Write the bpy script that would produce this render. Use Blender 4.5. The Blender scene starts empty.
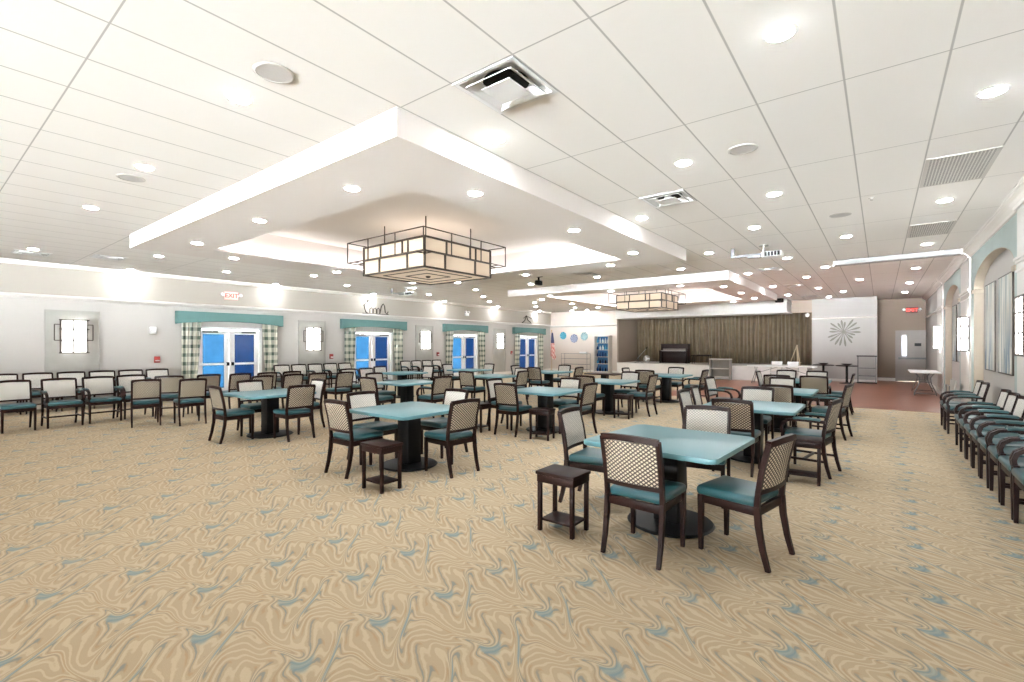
import bpy, bmesh, math, random
from mathutils import Vector, Matrix
random.seed(7)
sc = bpy.context.scene
COL = sc.collection
PI = math.pi
CZ = 3.65          # ceiling
SZ = 3.40          # underside of the dropped trays
WL = -16.5         # left wall
WR = 1.55          # right wall
YF = 25.2          # far wall
YB = -15.0          # wall behind the camera

# ---------------------------------------------------------------- materials
def srgb(r, g, b):
    f = lambda c: (c / 12.92) if c <= 0.04045 else ((c + 0.055) / 1.055) ** 2.4
    return (f(r / 255), f(g / 255), f(b / 255), 1)

class NT:
    def __init__(s, name):
        s.m = bpy.data.materials.new(name); s.m.use_nodes = True
        s.t = s.m.node_tree; s.n = s.t.nodes; s.b = s.n['Principled BSDF']
    def node(s, typ, **kw):
        n = s.n.new(typ)
        for k, v in kw.items():
            if k.startswith('i_'):
                n.inputs[k[2:].replace('_', ' ')].default_value = v
            else: setattr(n, k, v)
        return n
    def link(s, a, b): s.t.links.new(a, b)
    def val(s, x, sock):
        if hasattr(x, 'is_output'): s.link(x, sock)
        else: sock.default_value = x
    def math(s, op, a, b=None, c=None):
        n = s.n.new('ShaderNodeMath'); n.operation = op
        s.val(a, n.inputs[0])
        if b is not None: s.val(b, n.inputs[1])
        if c is not None: s.val(c, n.inputs[2])
        return n.outputs[0]
    def mix(s, f, a, b):
        n = s.n.new('ShaderNodeMix'); n.data_type = 'RGBA'
        s.val(f, n.inputs['Factor']); s.val(a, n.inputs['A']) if False else None
        for sock in n.inputs:
            if sock.identifier == 'A_Color': s.val(a, sock)
            if sock.identifier == 'B_Color': s.val(b, sock)
            if sock.identifier == 'Factor_Float': s.val(f, sock)
        return [o for o in n.outputs if o.identifier == 'Result_Color'][0]
    def objco(s):
        return s.node('ShaderNodeTexCoord').outputs['Object']
    def pos(s):
        return s.node('ShaderNodeNewGeometry').outputs['Position']
    def sep(s, v):
        n = s.n.new('ShaderNodeSeparateXYZ'); s.link(v, n.inputs[0]); return n.outputs
    def vmath(s, op, a, b=None):
        n = s.n.new('ShaderNodeVectorMath'); n.operation = op
        s.val(a, n.inputs[0])
        if b is not None:
            if op == 'SCALE': s.val(b, n.inputs['Scale'])
            else: s.val(b, n.inputs[1])
        return n.outputs[0]
    def noise(s, vec, scale, detail=2, dim='3D', color=False):
        n = s.node('ShaderNodeTexNoise', noise_dimensions=dim)
        s.link(vec, n.inputs['Vector']); n.inputs['Scale'].default_value = scale; n.inputs['Detail'].default_value = detail
        return n.outputs['Color' if color else 'Fac']

def simple(name, col, rough=.6, metal=0, var=.06, vscale=6, emit=None, estr=0, coat=0, bump=0, spec=None):
    k = NT(name)
    nz = k.noise(k.objco(), vscale, 3)
    dark = tuple(c * (1 - var * 2.5) for c in col[:3]) + (1,)
    f = k.math('MULTIPLY', nz, 1.0)
    k.link(k.mix(f, dark, tuple(min(1, c * (1 + var)) for c in col[:3]) + (1,)), k.b.inputs['Base Color'])
    k.b.inputs['Roughness'].default_value = rough; k.b.inputs['Metallic'].default_value = metal
    if spec is not None: k.b.inputs['Specular IOR Level'].default_value = spec
    if coat: k.b.inputs['Coat Weight'].default_value = coat
    if emit:
        k.b.inputs['Emission Color'].default_value = emit; k.b.inputs['Emission Strength'].default_value = estr
    if bump:
        bp = k.node('ShaderNodeBump'); bp.inputs['Strength'].default_value = bump
        k.link(k.noise(k.objco(), vscale * 12, 2), bp.inputs['Height']); k.link(bp.outputs[0], k.b.inputs['Normal'])
    return k.m

M = {}
M['wood'] = simple('espresso_wood', srgb(33, 16, 13), .42, var=.15, vscale=9, spec=.14)
M['teal'] = simple('teal_vinyl', srgb(41, 82, 89), .32, var=.08, vscale=5)
M['teal_pad'] = simple('teal_arm_vinyl', srgb(46, 88, 92), .35)
M['top'] = simple('teal_laminate', srgb(95, 144, 153), .3, var=.03, vscale=3)
M['black'] = simple('black_metal', srgb(12, 11, 12), .45, var=.1, spec=.15)
M['gunmetal'] = simple('grey_metal', srgb(120, 120, 120), .4, .6)
M['steel'] = simple('brushed_steel', srgb(190, 190, 186), .35, .7)
M['white'] = simple('white_paint', srgb(208, 205, 200), .5, var=.01)
M['white_gloss'] = simple('white_plastic', srgb(240, 240, 240), .35, var=.01)
M['wall'] = simple('warm_white_wall', srgb(188, 184, 179), .8, var=.015, vscale=1)
M['wall_up'] = simple('greige_wall', srgb(170, 163, 153), .8, var=.015, vscale=1)
M['whitewall'] = simple('white_pier_wall', srgb(178, 174, 170), .8, var=.01, vscale=1)
M['recess'] = simple('taupe_recess_wall', srgb(142, 125, 110), .8, var=.02, vscale=1)
M['taupe'] = simple('taupe_wall', srgb(176, 160, 146), .8, var=.02, vscale=1)
M['far'] = simple('beige_wall', srgb(214, 202, 192), .8, var=.015, vscale=1)
M['wallteal'] = simple('pale_teal_wall', srgb(172, 186, 183), .75, var=.05, vscale=2)
M['tan'] = simple('tan_arch_paint', srgb(182, 170, 152), .75, var=.03)
M['panel'] = simple('grey_wash_panel', srgb(170, 168, 161), .7, var=.06, vscale=4)
M['trim'] = simple('trim_paint', srgb(236, 232, 226), .45, var=.01)
M['bead'] = simple('grey_trim_paint', srgb(205, 201, 196), .5, var=.01)
M['soffit'] = simple('soffit_paint', srgb(240, 234, 230), .8, var=.01, vscale=1)
M['valance'] = simple('teal_valance_fabric', srgb(94, 130, 128), .85, var=.06, vscale=5, bump=.1)
M['bronze'] = simple('bronze_metal', srgb(62, 52, 44), .45, .3, var=.1)
M['brownwood'] = simple('piano_wood', srgb(38, 20, 18), .4, var=.15, spec=.25)
M['greyboard'] = simple('grey_board', srgb(150, 146, 138), .6)
M['greydoor'] = simple('taupe_door_paint', srgb(160, 150, 142), .5, var=.02)
M['dark'] = simple('dark_opening', srgb(12, 12, 12), .7)
M['case'] = simple('screen_case_paint', srgb(150, 148, 145), .5, var=.02)
M['grille'] = None
M['sil'] = simple('silver_leaf', srgb(118, 115, 104), .5, .2, var=.15)
M['red'] = simple('red_plastic', srgb(150, 50, 45), .5)
M['softgrey'] = simple('speaker_mesh', srgb(205, 202, 200), .7, var=.05, vscale=60)
M['stagewhite'] = simple('stage_front_paint', srgb(246, 244, 240), .6, var=.03)
M['gold'] = simple('gilt', srgb(190, 150, 70), .4, .6)
M['easelwood'] = simple('pale_easel_wood', srgb(206, 188, 156), .5)

def emis(name, col, s, base=None):
    k = NT(name)
    k.b.inputs['Base Color'].default_value = base or (.8, .8, .8, 1)
    k.b.inputs['Emission Color'].default_value = col
    k.b.inputs['Emission Strength'].default_value = s
    return k.m
LAMP = 148
SKY, UPLIGHT = 20, 255  # world strengths; lower half raised as added uplight for the ceiling
M['lamp'] = emis('led_lens', (.93, .97, 1, 1), LAMP)
M['wash'] = emis('wall_wash_lens', (.93, .97, 1, 1), LAMP * 2)
M['bulb'] = emis('chandelier_bulb', (1, .96, .9, 1), 16)
M['cove'] = emis('cove_led', (.97, .98, 1, 1), 9)
M['sconce'] = emis('sconce_glass', (1, .98, .95, 1), 3.6)
M['sconce_r'] = emis('arch_sconce_glass', (1, .98, .95, 1), 14)
M['shade'] = emis('chandelier_shade', (1, .80, .60, 1), .33, srgb(150, 136, 116))
M['shade_in'] = emis('chandelier_glow', (1, .95, .86, 1), 2.2)
M['exitred'] = emis('exit_red', (1, .09, .07, 1), 1.6, srgb(150, 30, 30))
M['exitface'] = emis('exit_face', (1, .62, .56, 1), .55, srgb(235, 190, 180))
M['exitdark'] = simple('exit_face_dark', srgb(120, 60, 52), .5)

def lattice(name, light, dark, p, th, soft=.08):
    k = NT(name)
    X, Y, Z = k.sep(k.objco())
    def band(sign):
        v = k.math('MULTIPLY_ADD', Z, sign, X)
        v = k.math('DIVIDE', v, p)
        v = k.math('PINGPONG', v, .5)
        n = k.node('ShaderNodeMapRange', interpolation_type='SMOOTHSTEP')
        k.link(v, n.inputs['Value']); n.inputs['From Min'].default_value = th - soft; n.inputs['From Max'].default_value = th + soft
        return n.outputs[0]
    f = k.math('MULTIPLY', band(1.25), band(-1.25))
    nz = k.noise(k.objco(), 40, 2)
    f = k.math('MULTIPLY', f, k.math('MULTIPLY_ADD', nz, .3, .82))
    k.link(k.mix(f, dark, light), k.b.inputs['Base Color'])
    k.b.inputs['Roughness'].default_value = .85
    return k.m
M['rear'] = lattice('lattice_fabric', srgb(214, 203, 180), srgb(66, 56, 50), .039, .21)
M['front'] = lattice('pale_dot_fabric', srgb(228, 224, 216), srgb(150, 146, 140), .034, .10)

def tile_mat():
    k = NT('ceiling_tile')
    X, Y, Z = k.sep(k.pos())
    def line(v, off, pitch, w):
        a = k.math('DIVIDE', k.math('SUBTRACT', v, off), pitch)
        a = k.math('PINGPONG', a, .5)              # 0 at a line
        a = k.math('MULTIPLY', a, pitch)
        n = k.node('ShaderNodeMapRange'); k.link(a, n.inputs['Value'])
        n.inputs['From Min'].default_value = w * .55; n.inputs['From Max'].default_value = w
        return n.outputs[0]
    # tees: a grey reveal line
    f = k.math('MINIMUM', line(X, -2.05, .6096, .0095), line(Y, .82, 1.8288, .0075))
    nz = k.noise(k.pos(), 220, 2)
    base = k.mix(k.math('MULTIPLY', nz, .25), srgb(246, 243, 239), srgb(232, 229, 225))
    k.link(k.mix(f, srgb(192, 189, 185), base), k.b.inputs['Base Color'])
    k.b.inputs['Roughness'].default_value = .9
    return k.m
M['tile'] = tile_mat()

def carpet():
    """repeating woven swirl: a periodic warped wave pattern"""
    k = NT('swirl_carpet')
    P = k.pos()
    X0, Y0, _ = k.sep(P)
    m = k.math
    sn = lambda v: m('SINE', v)
    mad = lambda a, b, c: m('MULTIPLY_ADD', a, b, c)
    def sm(v, a, b):
        n = k.node('ShaderNodeMapRange', interpolation_type='SMOOTHSTEP'); k.link(v, n.inputs['Value'])
        n.inputs['From Min'].default_value = a; n.inputs['From Max'].default_value = b; return n.outputs[0]
    big = k.noise(P, .55, 1)
    X = mad(X0, 2 * PI / .62, mad(big, 5.0, 0.0)); Y = mad(Y0, 2 * PI / .47, mad(X0, 2 * PI / 1.2, 0.0))
    X1 = mad(sn(mad(sn(X), .7, Y)), 1.2, X)
    Y1 = mad(sn(m('ADD', X1, 1.1)), 1.0, Y)
    X2 = mad(sn(m('ADD', mad(Y1, 2, X), 0.0)), .35, mad(sn(m('ADD', Y1, .4)), .9, X1))
    Y2 = mad(sn(mad(X2, 2, .5)), .6, Y1)
    f = mad(sn(m('SUBTRACT', X2, Y2)), .35, mad(sn(Y2), .8, sn(X2)))
    s_ = mad(sn(mad(f, 10.0, mad(sn(Y2), 1.5, m('MULTIPLY', k.noise(P, 22, 2), 2.2)))), .5, .5)
    g = m('MULTIPLY', sn(m('ADD', X2, 1.3)), sn(m('ADD', Y2, .6)))
    nz2 = k.noise(P, 1.7, 2)
    col = k.mix(nz2, srgb(183, 164, 137), srgb(198, 181, 155))
    col = k.mix(m('MULTIPLY', sm(s_, .6, .95), .5), col, srgb(224, 211, 184))
    col = k.mix(m('MULTIPLY', m('MULTIPLY', m('SUBTRACT', 1.0, sm(s_, .0, .25)), sm(g, -.3, -.1)), .5), col, srgb(184, 146, 108))
    col = k.mix(m('MULTIPLY', m('MULTIPLY', m('SUBTRACT', 1.0, sm(s_, .02, .22)), sm(g, -.1, .35)), .75), col, srgb(128, 146, 148))
    col = k.mix(m('MULTIPLY', m('MULTIPLY', sm(g, .74, .92), sm(nz2, .25, .5)), .7), col, srgb(120, 156, 168))
    nz = k.noise(P, 170, 2)
    col = k.mix(m('MULTIPLY', nz, .3), col, srgb(150, 130, 104))
    sc_ = k.vmath('MULTIPLY', col, (CARP, CARP, CARP))
    k.link(sc_, k.b.inputs['Base Color'])
    k.b.inputs['Roughness'].default_value = .95; k.b.inputs['Specular IOR Level'].default_value = .1
    bp = k.node('ShaderNodeBump'); bp.inputs['Strength'].default_value = .25; bp.inputs['Distance'].default_value = .01
    k.link(nz, bp.inputs['Height']); k.link(bp.outputs[0], k.b.inputs['Normal'])
    return k.m
CARP = 1.0
M['carpet'] = carpet()

def dance():
    k = NT('dance_floor_wood')
    P = k.pos()
    br = k.node('ShaderNodeTexBrick'); k.link(P, br.inputs['Vector'])
    br.inputs['Scale'].default_value = 1; br.inputs['Brick Width'].default_value = .9; br.inputs['Row Height'].default_value = .11
    br.inputs['Mortar Size'].default_value = .002
    br.inputs['Color1'].default_value = srgb(138, 86, 64); br.inputs['Color2'].default_value = srgb(156, 102, 78); br.inputs['Mortar'].default_value = srgb(96, 58, 42)
    k.link(br.outputs[0], k.b.inputs['Base Color']); k.b.inputs['Roughness'].default_value = .28
    return k.m
M['dance'] = dance()

def plaid():
    k = NT('plaid_drape')
    X, Y, Z = k.sep(k.objco())
    def b(v, p, w):
        a = k.math('PINGPONG', k.math('DIVIDE', v, p), .5)
        return k.math('LESS_THAN', a, w)
    h = b(Z, .26, .2); v = b(Y, .2, .2)
    f = k.math('MULTIPLY', k.math('ADD', h, v), .5)
    k.link(k.mix(f, srgb(214, 212, 198), srgb(84, 100, 90)), k.b.inputs['Base Color'])
    k.b.inputs['Roughness'].default_value = .9
    return k.m
M['plaid'] = plaid()

def curtain_mat():
    k = NT('stage_curtain_velvet')
    nz = k.noise(k.objco(), 3, 3)
    k.link(k.mix(nz, srgb(112, 97, 75), srgb(148, 130, 103)), k.b.inputs['Base Color'])
    k.b.inputs['Roughness'].default_value = .9; k.b.inputs['Sheen Weight'].default_value = .2
    return k.m
M['curtain'] = curtain_mat()

def blue_pane(name, tint):
    k = NT(name)
    nz = k.noise(k.objco(), 5, 3)
    c = k.mix(nz, tuple(t * .75 for t in tint[:3]) + (1,), tuple(min(1, t * 1.2) for t in tint[:3]) + (1,))
    tr = k.node('ShaderNodeBsdfTranslucent'); k.link(c, tr.inputs['Color'])
    gl = k.node('ShaderNodeBsdfGlossy'); gl.inputs['Roughness'].default_value = .15
    mx = k.node('ShaderNodeMixShader'); mx.inputs[0].default_value = .05
    k.link(tr.outputs[0], mx.inputs[1]); k.link(gl.outputs[0], mx.inputs[2])
    out = k.n['Material Output']; k.link(mx.outputs[0], out.inputs['Surface'])
    return k.m
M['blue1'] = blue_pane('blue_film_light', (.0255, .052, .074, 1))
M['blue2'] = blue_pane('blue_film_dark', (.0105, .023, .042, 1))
M['whitepane'] = blue_pane('clear_lite', (.09, .093, .095, 1))

def painting(name, seed):
    k = NT(name)
    co = k.vmath('ADD', k.objco(), (seed, seed * 2, 0))
    st = k.noise(k.vmath('MULTIPLY', co, (1, 6, .45)), 1.7, 6)
    st2 = k.noise(k.vmath('MULTIPLY', co, (1, 4, .7)), 1.2, 4)
    ramp = k.node('ShaderNodeValToRGB'); k.link(st, ramp.inputs[0]); cr = ramp.color_ramp
    cr.elements[0].position = .28; cr.elements[0].color = srgb(120, 136, 140)
    cr.elements[1].position = .66; cr.elements[1].color = srgb(232, 233, 228)
    e = cr.elements.new(.45); e.color = srgb(176, 184, 182)
    e = cr.elements.new(.56); e.color = srgb(206, 204, 192)
    X, Y, Z = k.sep(k.objco())
    low = k.node('ShaderNodeMapRange'); k.link(Z, low.inputs['Value']); low.inputs['From Min'].default_value = .3; low.inputs['From Max'].default_value = -.6
    bl = k.math('MULTIPLY', low.outputs[0], k.math('GREATER_THAN', st2, .53))
    k.link(k.mix(k.math('MULTIPLY', bl, .8), ramp.outputs[0], srgb(74, 112, 138)), k.b.inputs['Base Color'])
    k.b.inputs['Roughness'].default_value = .6
    return k.m

def grille_mat():
    k = NT('perforated_grille')
    X, Y, Z = k.sep(k.objco())
    a = k.math('PINGPONG', k.math('DIVIDE', X, .03), .5); b = k.math('PINGPONG', k.math('DIVIDE', Y, .03), .5)
    f = k.math('MULTIPLY', k.math('GREATER_THAN', a, .2), k.math('GREATER_THAN', b, .2))
    k.link(k.mix(f, srgb(215, 213, 208), srgb(120, 118, 114)), k.b.inputs['Base Color'])
    return k.m
M['grille'] = grille_mat()

def plate_mat(name, c1, c2, rings):
    k = NT(name)
    X, Y, Z = k.sep(k.objco())
    r = k.math('SQRT', k.math('ADD', k.math('MULTIPLY', X, X), k.math('MULTIPLY', Z, Z)))
    a = k.math('ARCTAN2', Z, X)
    s = k.math('SINE', k.math('MULTIPLY_ADD', a, 8, k.math('MULTIPLY', r, rings)))
    k.link(k.mix(k.math('GREATER_THAN', s, .1), c1, c2), k.b.inputs['Base Color'])
    k.b.inputs['Roughness'].default_value = .25
    return k.m
def flag_mat():
    k = NT('flag_cloth')
    X, Y, Z = k.sep(k.objco())
    s = k.math('LESS_THAN', k.math('PINGPONG', k.math('DIVIDE', k.math('MULTIPLY_ADD', Z, .25, X), .055), .5), .25)
    c = k.mix(s, srgb(232, 218, 206), srgb(190, 58, 54))
    c = k.mix(k.math('GREATER_THAN', Z, 1.72), c, srgb(52, 56, 92))
    k.link(c, k.b.inputs['Base Color']); k.b.inputs['Roughness'].default_value = .8
    return k.m

# ---------------------------------------------------------------- mesh helpers
class MB:
    def __init__(s): s.bm = bmesh.new(); s.mi = 0
    def _fin(s, vs, m=None):
        if m is not None:
            for v in vs: v.co = m @ v.co
        for f in {f for v in vs for f in v.link_faces}: f.material_index = s.mi
    def box(s, x0, x1, y0, y1, z0, z1, bev=0, seg=2, m=None):
        r = bmesh.ops.create_cube(s.bm, size=1)['verts']
        for v in r:
            v.co = Vector(((x0 + x1) / 2 + v.co.x * (x1 - x0), (y0 + y1) / 2 + v.co.y * (y1 - y0), (z0 + z1) / 2 + v.co.z * (z1 - z0)))
        if bev:
            es = list({e for v in r for e in v.link_edges})
            o = bmesh.ops.bevel(s.bm, geom=es, offset=bev, segments=seg, affect='EDGES', profile=.5)
            r = list({v for f in o['faces'] for v in f.verts} | {v for v in r if v.is_valid})
        s._fin(r, m); return s
    def prism(s, pts, axis, a, b, m=None):
        """polygon pts (two coords of the other axes in xyz order) extruded along axis from a to b"""
        def mk(p, t):
            q = list(p); q.insert('xyz'.index(axis), t); return s.bm.verts.new(q)
        A = [mk(p, a) for p in pts]; B = [mk(p, b) for p in pts]
        s.bm.faces.new(A); s.bm.faces.new(B[::-1]); n = len(pts)
        for i in range(n): s.bm.faces.new((A[i], B[i], B[(i + 1) % n], A[(i + 1) % n]))
        s._fin(A + B, m); return s
    def sweep(s, path, w, d, side=Vector((1, 0, 0)), ws=None):
        """rectangular section w (along side) by d swept along path"""
        rings = []
        n = len(path); P = [Vector(p) for p in path]
        for i, p in enumerate(P):
            t = (P[min(n - 1, i + 1)] - P[max(0, i - 1)]).normalized()
            u = side - t * side.dot(t); u.normalize(); v = t.cross(u)
            k = ws[i] if ws else 1
            rings.append([s.bm.verts.new(p + u * a * w * k / 2 + v * b * d * k / 2) for a, b in ((-1, -1), (1, -1), (1, 1), (-1, 1))])
        for i in range(n - 1):
            for j in range(4):
                s.bm.faces.new((rings[i][j], rings[i][(j + 1) % 4], rings[i + 1][(j + 1) % 4], rings[i + 1][j]))
        s.bm.faces.new(rings[0][::-1]); s.bm.faces.new(rings[-1])
        s._fin([v for r in rings for v in r]); return s
    def tube(s, path, r, n=8, closed=False):
        P = [Vector(p) for p in path]; rings = []; N = len(P)
        for i, p in enumerate(P):
            if closed: t = (P[(i + 1) % N] - P[i - 1]).normalized()
            else: t = (P[min(N - 1, i + 1)] - P[max(0, i - 1)]).normalized()
            a = Vector((0, 0, 1)) if abs(t.z) < .9 else Vector((1, 0, 0))
            u = t.cross(a).normalized(); v = t.cross(u)
            rr = r[i] if isinstance(r, (list, tuple)) else r
            rings.append([s.bm.verts.new(p + u * math.cos(2 * PI * j / n) * rr + v * math.sin(2 * PI * j / n) * rr) for j in range(n)])
        for i in range(N if closed else N - 1):
            A, B = rings[i], rings[(i + 1) % N]
            for j in range(n): s.bm.faces.new((A[j], A[(j + 1) % n], B[(j + 1) % n], B[j]))
        if not closed: s.bm.faces.new(rings[0][::-1]); s.bm.faces.new(rings[-1])
        s._fin([v for q in rings for v in q]); return s
    def lathe(s, prof, n=24, m=None):
        """profile [(r,z)...] about z"""
        rings = []
        for r, z in prof:
            if r < 1e-6: rings.append([s.bm.verts.new((0, 0, z))])
            else: rings.append([s.bm.verts.new((r * math.cos(2 * PI * j / n), r * math.sin(2 * PI * j / n), z)) for j in range(n)])
        for A, B in zip(rings, rings[1:]):
            for j in range(n):
                k = (j + 1) % n
                if len(A) == 1 and len(B) == 1: continue
                if len(A) == 1: s.bm.faces.new((A[0], B[j], B[k]))
                elif len(B) == 1: s.bm.faces.new((A[j], A[k], B[0]))
                else: s.bm.faces.new((A[j], A[k], B[k], B[j]))
        for R, fl in ((rings[0], 1), (rings[-1], 0)):
            if len(R) > 1: s.bm.faces.new(R[::-1] if fl else R)
        s._fin([v for q in rings for v in q], m); return s
    def grid(s, fn, nu, nv):
        g = [[s.bm.verts.new(fn(i / nu, j / nv)) for j in range(nv + 1)] for i in range(nu + 1)]
        for i in range(nu):
            for j in range(nv): s.bm.faces.new((g[i][j], g[i + 1][j], g[i + 1][j + 1], g[i][j + 1]))
        s._fin([v for q in g for v in q]); return g
    def build(s, name, mats, parent=None, loc=None, smooth=True):
        bmesh.ops.recalc_face_normals(s.bm, faces=s.bm.faces)
        me = bpy.data.meshes.new(name); s.bm.to_mesh(me); s.bm.free()
        for m in (mats if isinstance(mats, (list, tuple)) else [mats]): me.materials.append(m)
        if smooth:
            me.set_sharp_from_angle(angle=math.radians(38))
            for p in me.polygons: p.use_smooth = True
        o = bpy.data.objects.new(name, me); COL.objects.link(o)
        if parent: o.parent = parent
        if loc: o.location = loc
        return o

def tag(o, label, cat, group=None):
    assert 4 <= len(label.split()) <= 16, (len(label.split()), label)
    o['label'] = label; o['category'] = cat
    if group: o['group'] = group
    return o
def thing(name, label, cat, loc=(0, 0, 0), rotz=0, group=None):
    o = bpy.data.objects.new(name, None); COL.objects.link(o); o.empty_display_size = .1
    o.location = loc; o.rotation_euler = (0, 0, rotz)
    return tag(o, label, cat, group)
def struct(o): o['kind'] = 'structure'; return o
def sempty(name, loc=(0, 0, 0)):
    o = bpy.data.objects.new(name, None); COL.objects.link(o); o.location = loc; o.empty_display_size = .1
    return struct(o)
KIDS = {}
def kids(o):
    return [c for c in bpy.data.objects if c.parent == o]
def dup(root, loc, rotz, label, group=None):
    if root.name not in KIDS:
        KIDS[root.name] = [(c, kids(c)) for c in kids(root)]
    r = root.copy(); COL.objects.link(r); r.location = loc; r.rotation_euler = (0, 0, rotz)
    tag(r, label, root['category'], group or root.get('group'))
    for c, gs in KIDS[root.name]:
        k = c.copy(); COL.objects.link(k); k.parent = r
        for g in gs:
            h = g.copy(); COL.objects.link(h); h.parent = k
    return r
class Proto:
    """builds on first use, copies afterwards"""
    def __init__(s, fn): s.fn = fn; s.o = None
    def __call__(s, loc, rotz, label, group=None):
        if s.o is None:
            s.o = s.fn(label, group); s.o.location = loc; s.o.rotation_euler = (0, 0, rotz); return s.o
        return dup(s.o, loc, rotz, label, group)

# ---------------------------------------------------------------- the room
MB().box(WL - .3, 4.5, YB - .2, 29, -.2, 0).build('floor', M['carpet'], smooth=False)['kind'] = 'structure'
MB().prism([(-5.75, 15.0), (WR + .15, 15.0), (WR + .15, 27), (-2.6, 27), (-2.6, 23.5), (-5.75, 23.5)], 'z', .0, .006).build('floor_wood', M['dance'], smooth=False)['kind'] = 'structure'

TRAYS = []   # cx, cy
TC = [(-7.15, 6.48), (-7.15, 17.8)]
TO, TI, TG = 3.86, 2.84, 3.1     # outer half, hole half, inner cavity half
# main ceiling with two square holes
DIFFS = [(-2.355, 2.96, 'nearest the camera beside the tray corner'), (-2.355, 6.62, 'second from the camera beside the near tray'), (-2.355, 14.45, 'beside the farther tray, just past the projector'), (-2.355, 18.95, 'beside the farther tray, third along the line'),
         (-2.355, 23.4, 'close to the stage beam'), (-6.7, 12.2, 'between the two ceiling trays'), (-14.95, 1.8, 'nearest the camera by the left wall'), (-14.25, 3.0, 'second from the camera by the left wall')]
TH = TG + .1
holes = [(cx - TH, cx + TH, cy - TH, cy + TH) for cx, cy in TC] + [(x - .285, x + .285, y - .285, y + .285) for x, y, _ in DIFFS]
gx = sorted({WL - .3, 4.5} | {v for h in holes for v in h[:2]}); gy = sorted({YB - .2, 29} | {v for h in holes for v in h[2:]})
mb = MB(); vv = {}
def gv(x, y):
    if (x, y) not in vv: vv[x, y] = mb.bm.verts.new((x, y, CZ))
    return vv[x, y]
for xa, xb in zip(gx, gx[1:]):
    for ya, yb in zip(gy, gy[1:]):
        mx, my = (xa + xb) / 2, (ya + yb) / 2
        if not any(h[0] < mx < h[1] and h[2] < my < h[3] for h in holes):
            mb.bm.faces.new((gv(xa, ya), gv(xa, yb), gv(xb, yb), gv(xb, ya)))
for h in holes[2:]:      # short ducts above the diffusers close the holes
    mb.box(h[0], h[1], h[2], h[3], CZ + .08, CZ + .1)
    mb.box(h[0] - .02, h[0], h[2], h[3], CZ, CZ + .1); mb.box(h[1], h[1] + .02, h[2], h[3], CZ, CZ + .1); mb.box(h[0], h[1], h[2] - .02, h[2], CZ, CZ + .1); mb.box(h[0], h[1], h[3], h[3] + .02, CZ, CZ + .1)
struct(mb.build('ceiling', M['tile'], smooth=False))
for i, (cx, cy) in enumerate(TC):
    def ring(mb, ho, hi, z0, z1):
        mb.box(cx - ho, cx + ho, cy - ho, cy - hi, z0, z1); mb.box(cx - ho, cx + ho, cy + hi, cy + ho, z0, z1)
        mb.box(cx - ho, cx - hi, cy - hi, cy + hi, z0, z1); mb.box(cx + hi, cx + ho, cy - hi, cy + hi, z0, z1)
    mb = MB(); ring(mb, TO, TI, SZ, SZ + .05); ring(mb, TO, TO - .05, SZ + .05, CZ)
    struct(mb.build('ceiling_soffit', M['soffit'], smooth=False))
    mb = MB(); ring(mb, TG + .1, TG, SZ + .05, 3.95); mb.box(cx - TG - .1, cx + TG + .1, cy - TG - .1, cy + TG + .1, 3.95, 4.0)
    struct(mb.build('ceiling_tray', M['soffit'], smooth=False))
    mb = MB()
    h = TI + .14
    mb.tube([(cx - h, cy - h, SZ + .07), (cx + h, cy - h, SZ + .07), (cx + h, cy + h, SZ + .07), (cx - h, cy + h, SZ + .07)], .02, 6, True)
    tag(mb.build('cove_light', M['cove']), ['hidden cove light strip around the nearer ceiling tray', 'hidden cove light strip around the ceiling tray nearer the stage'][i], 'light', 'cove lights')

# left wall with four door openings
DY = [6.5, 11.93, 17.36, 22.8]; DW = .98; DH = 2.16
mb = MB()
edges = [YB] + [e for y in DY for e in (y - DW, y + DW)] + [YF + .2]
for a, b in zip(edges[::2], edges[1::2]): mb.box(WL - .2, WL, a, b, 0, 2.8)
for y in DY: mb.box(WL - .2, WL, y - DW, y + DW, DH, 2.8)
struct(mb.build('wall_left', M['wall'], smooth=False))
struct(MB().box(WL - .2, WL + .05, YB, YF + .2, 2.8, CZ).build('wall_left_upper', M['wall_up'], smooth=False))
struct(MB().prism([(WL, 2.74), (WL + .06, 2.74), (WL + .12, 2.80), (WL + .12, 2.835), (WL + .05, 2.86), (WL, 2.86)], 'y', YB, YF).build('trim_1', M['bead'], smooth=False))
struct(MB().prism([(WL + .05, CZ - .1), (WL + .08, CZ - .1), (WL + .15, CZ - .03), (WL + .15, CZ), (WL + .05, CZ)], 'y', YB, YF).build('trim_2', M['trim'], smooth=False))
mb = MB()
for a, b in zip(edges[::2], edges[1::2]): mb.box(WL, WL + .02, a, b, 0, .12)
struct(mb.build('baseboard_left', M['trim'], smooth=False))

# far wall, stage opening, white pier, recess
mb = MB(); mb.box(WL, -11.93, YF, YF + .2, 0, CZ)
struct(mb.build('wall_far', M['far'], smooth=False))
struct(MB().prism([(YF - .05, 2.74), (YF, 2.70), (YF, 2.82), (YF - .05, 2.80)], 'x', WL, -11.93).build('trim_3', M['bead'], smooth=False))
struct(MB().box(WL, WL + 4.57, YF - .02, YF, 0, .12).build('baseboard_far', M['trim'], smooth=False))
struct(MB().box(-2.44, -.11, YF, YF + .25, 0, CZ).box(-.36, -.11, YF + .25, 27, 0, CZ).build('wall_far_white', M['whitewall'], smooth=False))
struct(MB().prism([(YF - .03, 2.77), (YF, 2.75), (YF, 2.82), (YF - .03, 2.80)], 'x', -2.44, -.11).build('trim_4', M['trim'], smooth=False))
struct(MB().box(-2.44, -.11, YF - .02, YF, 0, .12).build('baseboard_white', M['trim'], smooth=False))
mb = MB(); mb.box(-.36, .52, 27, 27.2, 0, CZ); mb.box(1.72, 2.2, 27, 27.2, 0, CZ); mb.box(.52, 1.72, 27, 27.2, 2.24, CZ)
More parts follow.
